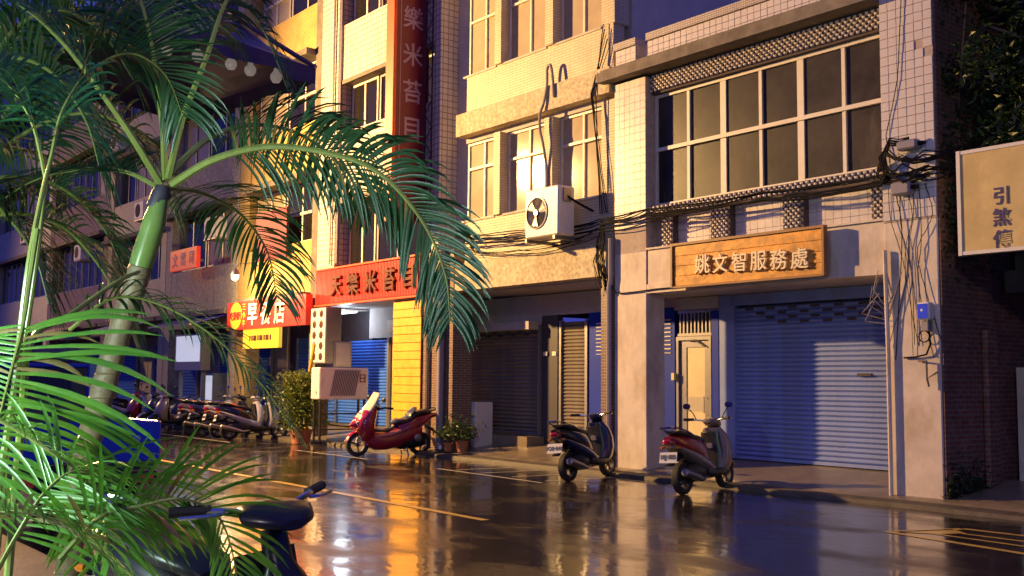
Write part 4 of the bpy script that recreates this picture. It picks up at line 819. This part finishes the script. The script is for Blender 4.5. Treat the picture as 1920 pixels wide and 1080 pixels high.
for x, y, an, mc, sc, pl_, lb in ((-24.4, -.95, 80, 'black', 'silver', '5J2·718', 'black and silver scooter beside the shrub'), (-25.2, -.9, 82, 'silver', 'white', '83·K02', 'silver white scooter in the row under the breakfast sign'), (-26.0, -.95, 78, 'navyp', 'black', '7N6·115', 'dark navy scooter in the row under the breakfast sign'),
                              (-26.9, -.9, 84, 'grey', 'silver', '6A1·903', 'pewter scooter at the end of the row under the breakfast sign'), (-30.0, -.8, -75, 'black', 'grey', None, 'black scooter facing the road by the drinks fridge'), (-31.0, -.7, -82, 'silver', 'black', None, 'silver fronted scooter by the drinks fridge'), (-32.4, -.75, -78, 'navyp', 'red', None, 'navy scooter with red side panels by the far arcade'), (-34, -.7, 80, 'black', 'white', None, 'black and white scooter before the beige four storey building')):
    scooter(lb, (x, y, 0), R(an), P_[mc], P_[sc], -5, pl_)

# red maxi scooter with a pale windscreen
def maxi(label, loc, heading):
    t = thing('maxi_scooter', label, 'scooter', loc, heading); t.rotation_euler = (R(-4), 0, heading); t.scale = (.9, .9, .9)
    L = lambda n, m, mb, sm=True, p=None: mb.build(n, m, p or t, sm, local=True)
    wheel(t, .80, 0, .265, .12, spokes=3); wheel(t, -.70, 0, .255, .14, spokes=3)
    L('tail_body', P_['wine'], MB().loft([(-.10, .54, .17, .15), (-.3, .61, .215, .19), (-.52, .69, .215, .17), (-.75, .78, .18, .13), (-.95, .87, .11, .06), (-1.08, .91, .05, .025)], 18))
    L('lower_body', P_['wine'], MB().loft([(.62, .42, .17, .20), (.42, .34, .22, .21), (.15, .33, .24, .20), (-.15, .42, .24, .24), (-.38, .50, .235, .22), (-.66, .58, .19, .15)], 18))
    L('side_flash', P_['plum'], MB().loft([(.40, .43, .226, .05), (.12, .47, .247, .065), (-.12, .54, .247, .075), (-.34, .62, .225, .05)], 16))
    L('centre_tunnel', 'black_plastic', MB().loft([(.50, .52, .12, .12), (.25, .48, .11, .10), (.0, .50, .12, .12), (-.16, .60, .14, .12)], 14))
    ap = L('front_cowl', P_['wine'], MB().loft([(.52, .32, .15, .15, R(80)), (.62, .48, .24, .20, R(80)), (.68, .64, .28, .22, R(85)), (.66, .80, .285, .20, R(95)), (.57, .95, .25, .15, R(110)), (.48, 1.05, .17, .08, R(115))], 20))
    L('nose', P_['wine'], MB().loft([(.62, .66, .22, .12), (.80, .70, .17, .10), (.93, .69, .10, .06), (1.0, .67, .03, .02)], 16), p=ap)
    for s_ in (-1, 1):
        hl = L('headlight', 'white_plastic', MB().loft([(.90, .73, .03, .02), (.84, .76, .055, .035), (.76, .79, .05, .03)], 12), p=ap); hl.location.y = s_*.10
        L('turn_signal', 'amber', MB().loft([(.90, .60, .02, .015), (.86, .61, .035, .025), (.8, .62, .02, .015)], 10), p=ap).location.y = s_*.15
    ws = MB(); PR = []
    for k in range(9):
        u = k/8; x, z = .86-.42*u-.03*math.sin(u*math.pi), .84+.54*u; hw = .27*(1-.32*u)*(.75+.25*math.sin(math.pi*min(1, u*2)/2)) if u < .92 else .15; ring = []
        for j in range(11): y = (-1+j*.2)*hw; ring.append((x-1.6*y*y, y, z))
        PR.append(ring)
    ws.rings(PR, False, False); wo = L('windscreen', P_['screen'], ws); md = wo.modifiers.new('solid', 'SOLIDIFY'); md.thickness = .012
    L('screen_badge', 'black_plastic', MB().loft([(.80, .93, .03, .008), (.79, .935, .05, .014), (.775, .95, .03, .008)], 10))
    L('handlebar', 'black_plastic', MB().tube([(.22, .36, 1.06), (.30, .24, 1.06), (.40, .1, 1.02), (.40, -.1, 1.02), (.30, -.24, 1.06), (.22, -.36, 1.06)], .02, 8)); L('dashboard', 'black_plastic', MB().loft([(.50, 1.05, .14, .03), (.40, 1.06, .16, .05), (.33, 1.03, .1, .03)], 12))
    for s_ in (-1, 1):
        mr = L('mirror', 'black_plastic', MB().tube([(.50, s_*.2, 1.04), (.46, s_*.32, 1.14), (.42, s_*.36, 1.2)], .01, 6).loft([(.45, 1.24, .01, .01), (.43, 1.24, .075, .045), (.40, 1.24, .08, .05)], 12))
        for v in mr.data.vertices:
            if v.co.z > 1.18 and abs(v.co.y) < .1: v.co.y += s_*.38
        L('grip', 'rubber', MB().tube([(.27, s_*.28, 1.06), (.19, s_*.40, 1.06)], .024, 8))
    L('seat', 'black_plastic', MB().loft([(.02, .70, .1, .03), (-.08, .735, .16, .05), (-.28, .75, .19, .06), (-.40, .80, .19, .08), (-.46, .88, .18, .08), (-.6, .93, .165, .06), (-.82, .965, .14, .05), (-.98, .98, .07, .02)], 18)); L('backrest', 'black_plastic', MB().loft([(-.38, .86, .13, .02, R(60)), (-.42, .93, .15, .05, R(62)), (-.50, 1.0, .14, .05, R(62)), (-.55, 1.05, .09, .02, R(62))], 14))
    L('grab_rail', 'black_plastic', MB().tube([(-.7, .17, .93), (-.95, .15, 1.0), (-1.08, .06, 1.03), (-1.08, -.06, 1.03), (-.95, -.15, 1.0), (-.7, -.17, .93)], .016, 6))
    PR = []
    for k in range(9):
        an = R(15+k*17); PR.append([(.80+(.30-3.2*y*y)*math.cos(an), y, .265+(.30-3.2*y*y)*math.sin(an)) for y in (-.085, -.05, 0, .05, .085)])
    L('front_fender', P_['wine'], MB().rings(PR, False, False))
    for s_ in (-1, 1): L('fork_leg', 'steel', MB().tube([(.80, s_*.085, .265), (.68, s_*.085, .6)], .026, 8))
    L('engine', 'black_plastic', MB().loft([(.1, .28, .14, .10), (-.25, .29, .19, .16), (-.5, .32, .19, .18), (-.78, .32, .14, .12)], 14)); L('engine_cover', 'steel', MB().lathe([(.085, 0), (.09, .02), (.05, .04)], (-.55, .20, .40), 'y', 16))
    L('exhaust', 'steel', MB().tube([(-.2, -.16, .22), (-.45, -.2, .24), (-.95, -.21, .40), (-.98, -.21, .41)], [.03, .06, .07, .04], 10)); L('tail_light', 'tail', MB().loft([(-1.0, .86, .10, .04), (-1.08, .87, .08, .03)], 12))
    L('rear_fender', 'black_plastic', MB().loft([(-.85, .62, .09, .05), (-1.0, .56, .09, .03), (-1.12, .45, .08, .015)], 10))
    L('centre_stand', 'steel', MB().tube([(-.3, .14, .25), (-.36, .17, .0)], .016, 6).tube([(-.3, -.14, .25), (-.36, -.17, .0)], .016, 6).tube([(-.34, -.15, .1), (-.34, .15, .1)], .012, 6))
    return t
maxi('glossy red maxi scooter with pale yellow windscreen in front of the yellow plank pier', (-18.08, -.98, 0), math.atan2(-1.27, -.12))
# ------------------------------------------------------------------ palms
def frond(plant, path, n=46, Lf=.48, wd=.026, droop=.16, roll=20, fwd=.55, start=.16, mleaf='leaf', single=True, seed=1, r0=.016, lift=.35, sidev=None, one=False):
    rn = random.Random(seed); pts = spline(path, 60); N = len(pts)
    rach = MB().tube(pts, [r0*(1-.85*i/(N-1)) for i in range(N)], 6).build('frond', 'rachis', plant, True)
    tang = [(pts[min(i+1, N-1)]-pts[max(i-1, 0)]).normalized() for i in range(N)]
    s0 = tang[0].cross(Vector((0, 0, 1)));  s0 = (s0 if s0.length > .05 else Vector((1, 0, 0))).normalized()
    # side vector carried along the rachis, turned by roll
    side = []; s_ = None
    for i in range(N):
        h = tang[i].cross(Vector((0, 0, 1))) if abs(tang[i].z) < .9 else (s_ if s_ else s0)
        if s_ and h.length > .01: h = (s_*.7+h.normalized()*.3)
        if sidev: h = Vector(sidev)
        s_ = (h-tang[i]*h.dot(tang[i])).normalized(); side.append(s_)
    big = MB(); off = wloc(rach)
    for k in range(n):
        u = start+(1-start)*(k+rn.uniform(-.25, .25))/(n-1); u = min(max(u, 0), .995); x = u*(N-1); i = int(x); p = pts[i].lerp(pts[min(i+1, N-1)], x-i); t = tang[i]
        nrm = side[i].cross(t); ra = R(roll); sd = side[i]*math.cos(ra)+nrm*math.sin(ra); nn = sd.cross(t)
        uu = (u-start)/(1-start); Lk = Lf*(.50+.62*math.sin(math.pi*(.14+.76*uu)))*(1-.25*uu)*rn.uniform(.85, 1.1)
        for sg in (-1, 1):
            if rn.random() < .04: continue
            d = (t*(fwd+.5*uu+rn.uniform(-.12, .12)) + sd*sg*(1+rn.uniform(-.1, .1)) + nn*(lift+rn.uniform(-.15, .15))).normalized()
            dry = rn.random() < .05; q = Vector(p); seg = 6; dl = Lk/seg*(.55 if dry else (rn.uniform(.5, .8) if rn.random() < .07 else 1)); w0 = wd*rn.uniform(.8, 1.15); V = []; dr = droop*rn.uniform(.6, 1.5)
            for j in range(seg+1):
                a = j/seg; w = w0*(.30+1.1*a if a < .35 else .685+.3*math.sin((a-.35)*1.6)) * (1 if a < .5 else (1-((a-.5)/.5)**1.7)) + .0008
                wv = d.cross(nn if abs(d.dot(nn)) < .95 else t).normalized(); up = wv.cross(d)
                V += [q+wv*w*.5+up*w*.18, q, q-wv*w*.5+up*w*.18]
                d = (d+Vector((0, 0, -dr*(.35+a*1.3)))).normalized(); q = q+d*dl
            F = []
            for j in range(seg): b = j*3; F += [(b, b+1, b+4, b+3), (b+1, b+2, b+5, b+4)]
            if single and COUNT.get(plant.name, 0) < 296:
                COUNT[plant.name] = COUNT.get(plant.name, 0)+1; MB().add(V, F).build('leaflet', 'leaf_dry' if dry else mleaf, rach, True)
            else: big.add(V, F)
    if big.v: big.build('leaflets', mleaf, rach, True, kind='stuff')
    return rach
COUNT = {}
PA = {}
PA['trunk'] = [(-6.49, -10.38, -0.0), (-6.32, -10.37, 0.91), (-6.19, -10.34, 1.25), (-6.1, -10.28, 1.64), (-6.03, -10.22, 1.94), (-5.98, -10.19, 2.12)]
PA['shaft'] = [(-5.98, -10.19, 2.12), (-5.93, -10.15, 2.33), (-5.9, -10.13, 2.45), (-5.87, -10.11, 2.57)]
PA['F1'] = [(-5.88, -10.13, 2.58), (-5.86, -10.3, 2.81), (-5.85, -10.48, 3.03), (-5.88, -10.71, 3.3), (-6.02, -10.92, 3.5), (-6.3, -11.13, 3.62)]
PA['F2'] = [(-5.87, -10.11, 2.6), (-5.9, -10.12, 2.88), (-5.96, -10.16, 3.28), (-6.07, -10.2, 3.62), (-6.33, -10.25, 4.04), (-6.67, -10.41, 4.38)]
PA['F3'] = [(-5.85, -10.1, 2.61), (-5.78, -10.05, 2.96), (-5.68, -9.97, 3.29), (-5.68, -9.86, 3.65), (-5.63, -9.68, 3.97), (-5.59, -9.33, 4.18)]
PA['F4'] = [(-5.85, -10.09, 2.64), (-5.99, -9.82, 2.9), (-6.19, -9.46, 3.08), (-6.37, -9.04, 3.12), (-6.47, -8.66, 2.97), (-6.52, -8.36, 2.67)]
PA['F5'] = [(-5.84, -10.08, 2.58), (-5.55, -9.96, 2.69), (-5.22, -9.8, 2.73), (-4.94, -9.6, 2.68), (-4.69, -9.43, 2.56), (-4.57, -9.24, 2.32), (-4.51, -9.13, 2.05), (-4.51, -9.09, 1.8)]
PA['F7'] = [(-5.88, -10.13, 2.56), (-6.21, -10.24, 2.69), (-6.69, -10.37, 2.75), (-7.22, -10.54, 2.7), (-7.66, -10.75, 2.45)]
PA['F8'] = [(-5.86, -10.1, 2.56), (-6.12, -9.79, 2.6), (-6.36, -9.44, 2.54), (-6.46, -9.2, 2.33), (-6.52, -9.09, 2.03)]
PA['G1'] = [(-5.63, -10.66, 1.73), (-5.58, -10.47, 1.9), (-5.53, -10.24, 1.88), (-5.46, -9.97, 1.72), (-5.41, -9.71, 1.47), (-5.32, -9.55, 1.21)]
PA['L1'] = [(-4.85, -11.03, 2.13), (-4.77, -11.07, 1.91), (-4.59, -11.13, 1.72), (-4.53, -11.18, 1.53), (-4.57, -11.21, 1.32), (-4.61, -11.23, 1.09)]
PA['L2'] = [(-4.32, -11.29, 0.69), (-4.23, -11.21, 0.91), (-4.21, -11.12, 1.07), (-4.19, -11.02, 1.14), (-4.23, -10.9, 1.04), (-4.32, -10.82, 0.82)]
PA['L3'] = [(-4.03, -11.11, 0.85), (-3.99, -10.99, 0.99), (-3.94, -10.85, 1.03), (-3.89, -10.72, 1.05), (-3.87, -10.59, 0.98), (-3.84, -10.53, 0.8), (-3.84, -10.51, 0.62)]
PA['L4'] = [(-4.42, -11.35, 1.39), (-4.33, -11.22, 1.31), (-4.23, -11.09, 1.21), (-4.23, -10.99, 1.13), (-4.24, -10.9, 0.98), (-4.23, -10.87, 0.78)]
PA['L5'] = [(-4.03, -11.44, 0.97), (-3.92, -11.32, 1.04), (-3.82, -11.19, 1.01), (-3.72, -11.04, 0.88), (-3.66, -10.95, 0.7)]
PA['stem1'] = [(-4.96, -11.07, 1.37), (-4.93, -11.06, 1.65), (-4.88, -11.05, 1.97), (-4.94, -11.0, 2.26), (-5.0, -10.95, 2.47)]
PA['stem2'] = [(-5.19, -11.02, 1.27), (-5.12, -10.99, 1.7), (-5.07, -10.97, 2.04), (-5.13, -10.93, 2.39)]
PA['stem3'] = [(-4.84, -11.06, 1.29), (-4.79, -11.05, 1.64), (-5.1, -10.81, 1.78), (-5.26, -10.55, 1.96), (-5.39, -10.4, 2.03)]
PA['K1'] = [(-8.08, -10.69, 2.88), (-7.76, -10.51, 3.33), (-7.4, -10.27, 3.71), (-7.14, -9.98, 3.96), (-6.89, -9.67, 4.04), (-6.71, -9.4, 3.82)]
PA['K2'] = [(-8.08, -10.68, 2.84), (-7.64, -10.49, 3.09), (-7.2, -10.27, 3.21), (-6.91, -10.05, 3.14), (-6.68, -9.89, 2.88), (-6.63, -9.79, 2.57)]
PA['K3'] = [(-8.08, -10.68, 2.8), (-7.68, -10.5, 2.84), (-7.28, -10.3, 2.74), (-7.02, -10.1, 2.48), (-6.94, -9.95, 2.14)]
PA['K4'] = [(-8.29, -10.65, 2.95), (-8.17, -10.56, 3.48), (-8.0, -10.41, 3.94), (-7.87, -10.13, 4.32), (-7.7, -9.78, 4.48)]
PA['K5'] = [(-7.62, -10.74, 2.75), (-7.42, -10.62, 2.58), (-7.2, -10.46, 2.29), (-7.16, -10.36, 1.96)]
PA['K6'] = [(-7.43, -10.9, 3.27), (-7.04, -10.74, 3.45), (-6.65, -10.56, 3.33), (-6.43, -10.4, 3.02), (-6.39, -10.3, 2.68)]
PA['N1'] = [(-7.05, -9.32, 4.71), (-6.83, -9.28, 4.18), (-6.64, -9.16, 3.82), (-6.48, -9.07, 3.43)]
PA['L6'] = [(-4.28, -11.35, 1.51), (-4.2, -11.26, 1.59), (-4.18, -11.16, 1.63), (-4.17, -11.07, 1.59), (-4.24, -10.97, 1.45)]
PA['L7'] = [(-4.1, -11.4, 1.14), (-4.08, -11.31, 1.23), (-4.07, -11.21, 1.24), (-4.06, -11.11, 1.16), (-4.08, -11.03, 0.99)]
PA['L8'] = [(-3.99, -11.21, 0.77), (-3.97, -11.13, 0.95), (-3.95, -11.04, 1.07), (-3.92, -10.93, 1.13), (-3.89, -10.8, 1.07), (-3.91, -10.72, 0.88)]
PA['K7'] = [(-7.51, -10.82, 3.23), (-7.2, -10.65, 3.68), (-6.9, -10.45, 3.79), (-6.64, -10.26, 3.62), (-6.53, -10.09, 3.33)]
PA['K8'] = [(-7.88, -10.71, 2.52), (-7.46, -10.51, 2.56), (-7.17, -10.28, 2.45), (-6.92, -10.08, 2.13), (-6.85, -9.95, 1.79)]
PA['S1'] = [(-5.0, -10.95, 2.47), (-5.06, -10.89, 2.72), (-5.07, -10.77, 2.93), (-5.05, -10.6, 3.04), (-5.05, -10.43, 2.97), (-5.1, -10.31, 2.79)]
PA['S2'] = [(-5.13, -10.93, 2.39), (-5.15, -11.0, 2.66), (-5.22, -11.11, 2.85), (-5.32, -11.25, 2.92), (-5.44, -11.39, 2.85)]
PA['S3'] = [(-5.39, -10.4, 2.03), (-5.46, -10.18, 2.13), (-5.52, -9.93, 2.13), (-5.51, -9.74, 1.96), (-5.57, -9.61, 1.7)]
PA['ktrunk'] = [(-8.55, -10.56, -0.0), (-8.32, -10.64, 1.51), (-8.09, -10.69, 2.84)]
p = thing('palm_tree', 'tall slender palm with green crownshaft and broad arching fronds at the road edge', 'palm', (-6.49, -10.38, .14))
tp = spline([(-6.5, -10.39, .1)]+PA['trunk'][1:], 30); MB().tube(tp, [.068-.008*i/30+(.006 if i % 2 else 0) for i in range(31)], 14).build('trunk', 'bark', p, True)
for i in range(2, 30, 2): MB().lathe([(.066, -.005), (.0715, 0), (.066, .005)], tp[i], 'z', 14, False).build('trunk_ring', 'bark', p, True)
sp_ = spline(PA['shaft'], 12); MB().tube(sp_, [.064, .066, .066, .065, .064, .065, .061, .057, .052, .047, .042, .036, .03], 14).build('crownshaft', 'shaft', p, True)
MB().tube([sp_[9]+Vector((-.02, -.02, -.03)), sp_[10]+Vector((0, 0, .02)), sp_[11]+Vector((0, 0, .03))], [.05, .055, .04], 10).build('dry_sheath', 'dark_door', p, True)
frond(p, PA['F5'], 92, .47, .027, .19, 52, .45, .20, seed=11, r0=.024, lift=.1)
frond(p, PA['F4'], 60, .48, .026, .16, 35, .5, .32, seed=12, r0=.022)
frond(p, PA['F3'], 36, .5, .028, .12, 10, .6, .45, seed=13, r0=.022)
frond(p, PA['F8'], 56, .48, .024, .2, 10, .5, .15, seed=14)
frond(p, PA['F1'], 60, .54, .025, .14, 20, .55, .38, seed=15, r0=.022)
frond(p, PA['F2'], 60, .54, .025, .14, 20, .55, .40, seed=16, r0=.022)
frond(p, PA['F7'], 60, .54, .025, .16, 20, .55, .18, seed=17)
a = thing('areca_palm', 'bright green clumping areca palm with many thin stems and drooping fronds', 'palm', (-4.35, -11.4, .15))
frond(a, PA['L1'], 30, .66, .030, .12, 0, -.35, .42, 'leaf_young', seed=21, r0=.012, lift=.12, sidev=(.62, .78, .35))
frond(a, PA['L3'], 40, .38, .021, .11, 55, .55, .06, 'leaf_young', seed=22, r0=.010, lift=.15)
frond(a, PA['L2'], 34, .48, .022, .10, 0, .3, .2, 'leaf_young', seed=23, r0=.010, lift=.1, sidev=(.62, .78, .30))
frond(a, PA['L4'], 32, .36, .020, .17, 15, .4, .12, 'leaf_young', seed=24, r0=.010)
frond(a, PA['L5'], 30, .32, .018, .18, 15, .5, .12, 'leaf_young', seed=25, r0=.009)
for k, s_ in enumerate(('stem1', 'stem2', 'stem3')): MB().tube(spline([(-4.4-.12*k, -11.35+.1*k, .1)]+PA[s_], 30), [.019-.010*i/30 for i in range(31)], 8).build('stem', 'rachis', a, True)
frond(a, PA['G1'], 44, .40, .024, .20, 10, .5, .05, 'leaf', seed=31, r0=.011)
frond(a, PA['S1'], 54, .46, .022, .15, 20, .5, .12, 'leaf', seed=61, r0=.010)
frond(a, PA['S2'], 50, .46, .022, .15, 20, .5, .12, 'leaf', seed=62, r0=.010)
k = thing('palm_tree', 'shadowed palm crowding behind the areca stems, its fronds spreading darkly overhead', 'palm', (-8.55, -10.56, .14))
MB().tube(spline([(-8.55, -10.56, .1)]+PA['ktrunk'][1:], 20), [.09-.02*i/20 for i in range(21)], 12).build('trunk', 'bark', k, True)
for j, q in enumerate(('K1', 'K2', 'K3', 'K4', 'K5', 'K6', 'K7', 'K8')): frond(k, PA[q], 64, .60, .026, .15, 15+8*(j % 3), .5, .12, seed=40+j, r0=.018)
frond(p, PA['N1'], 30, .42, .026, .16, 20, .5, .1, seed=51)
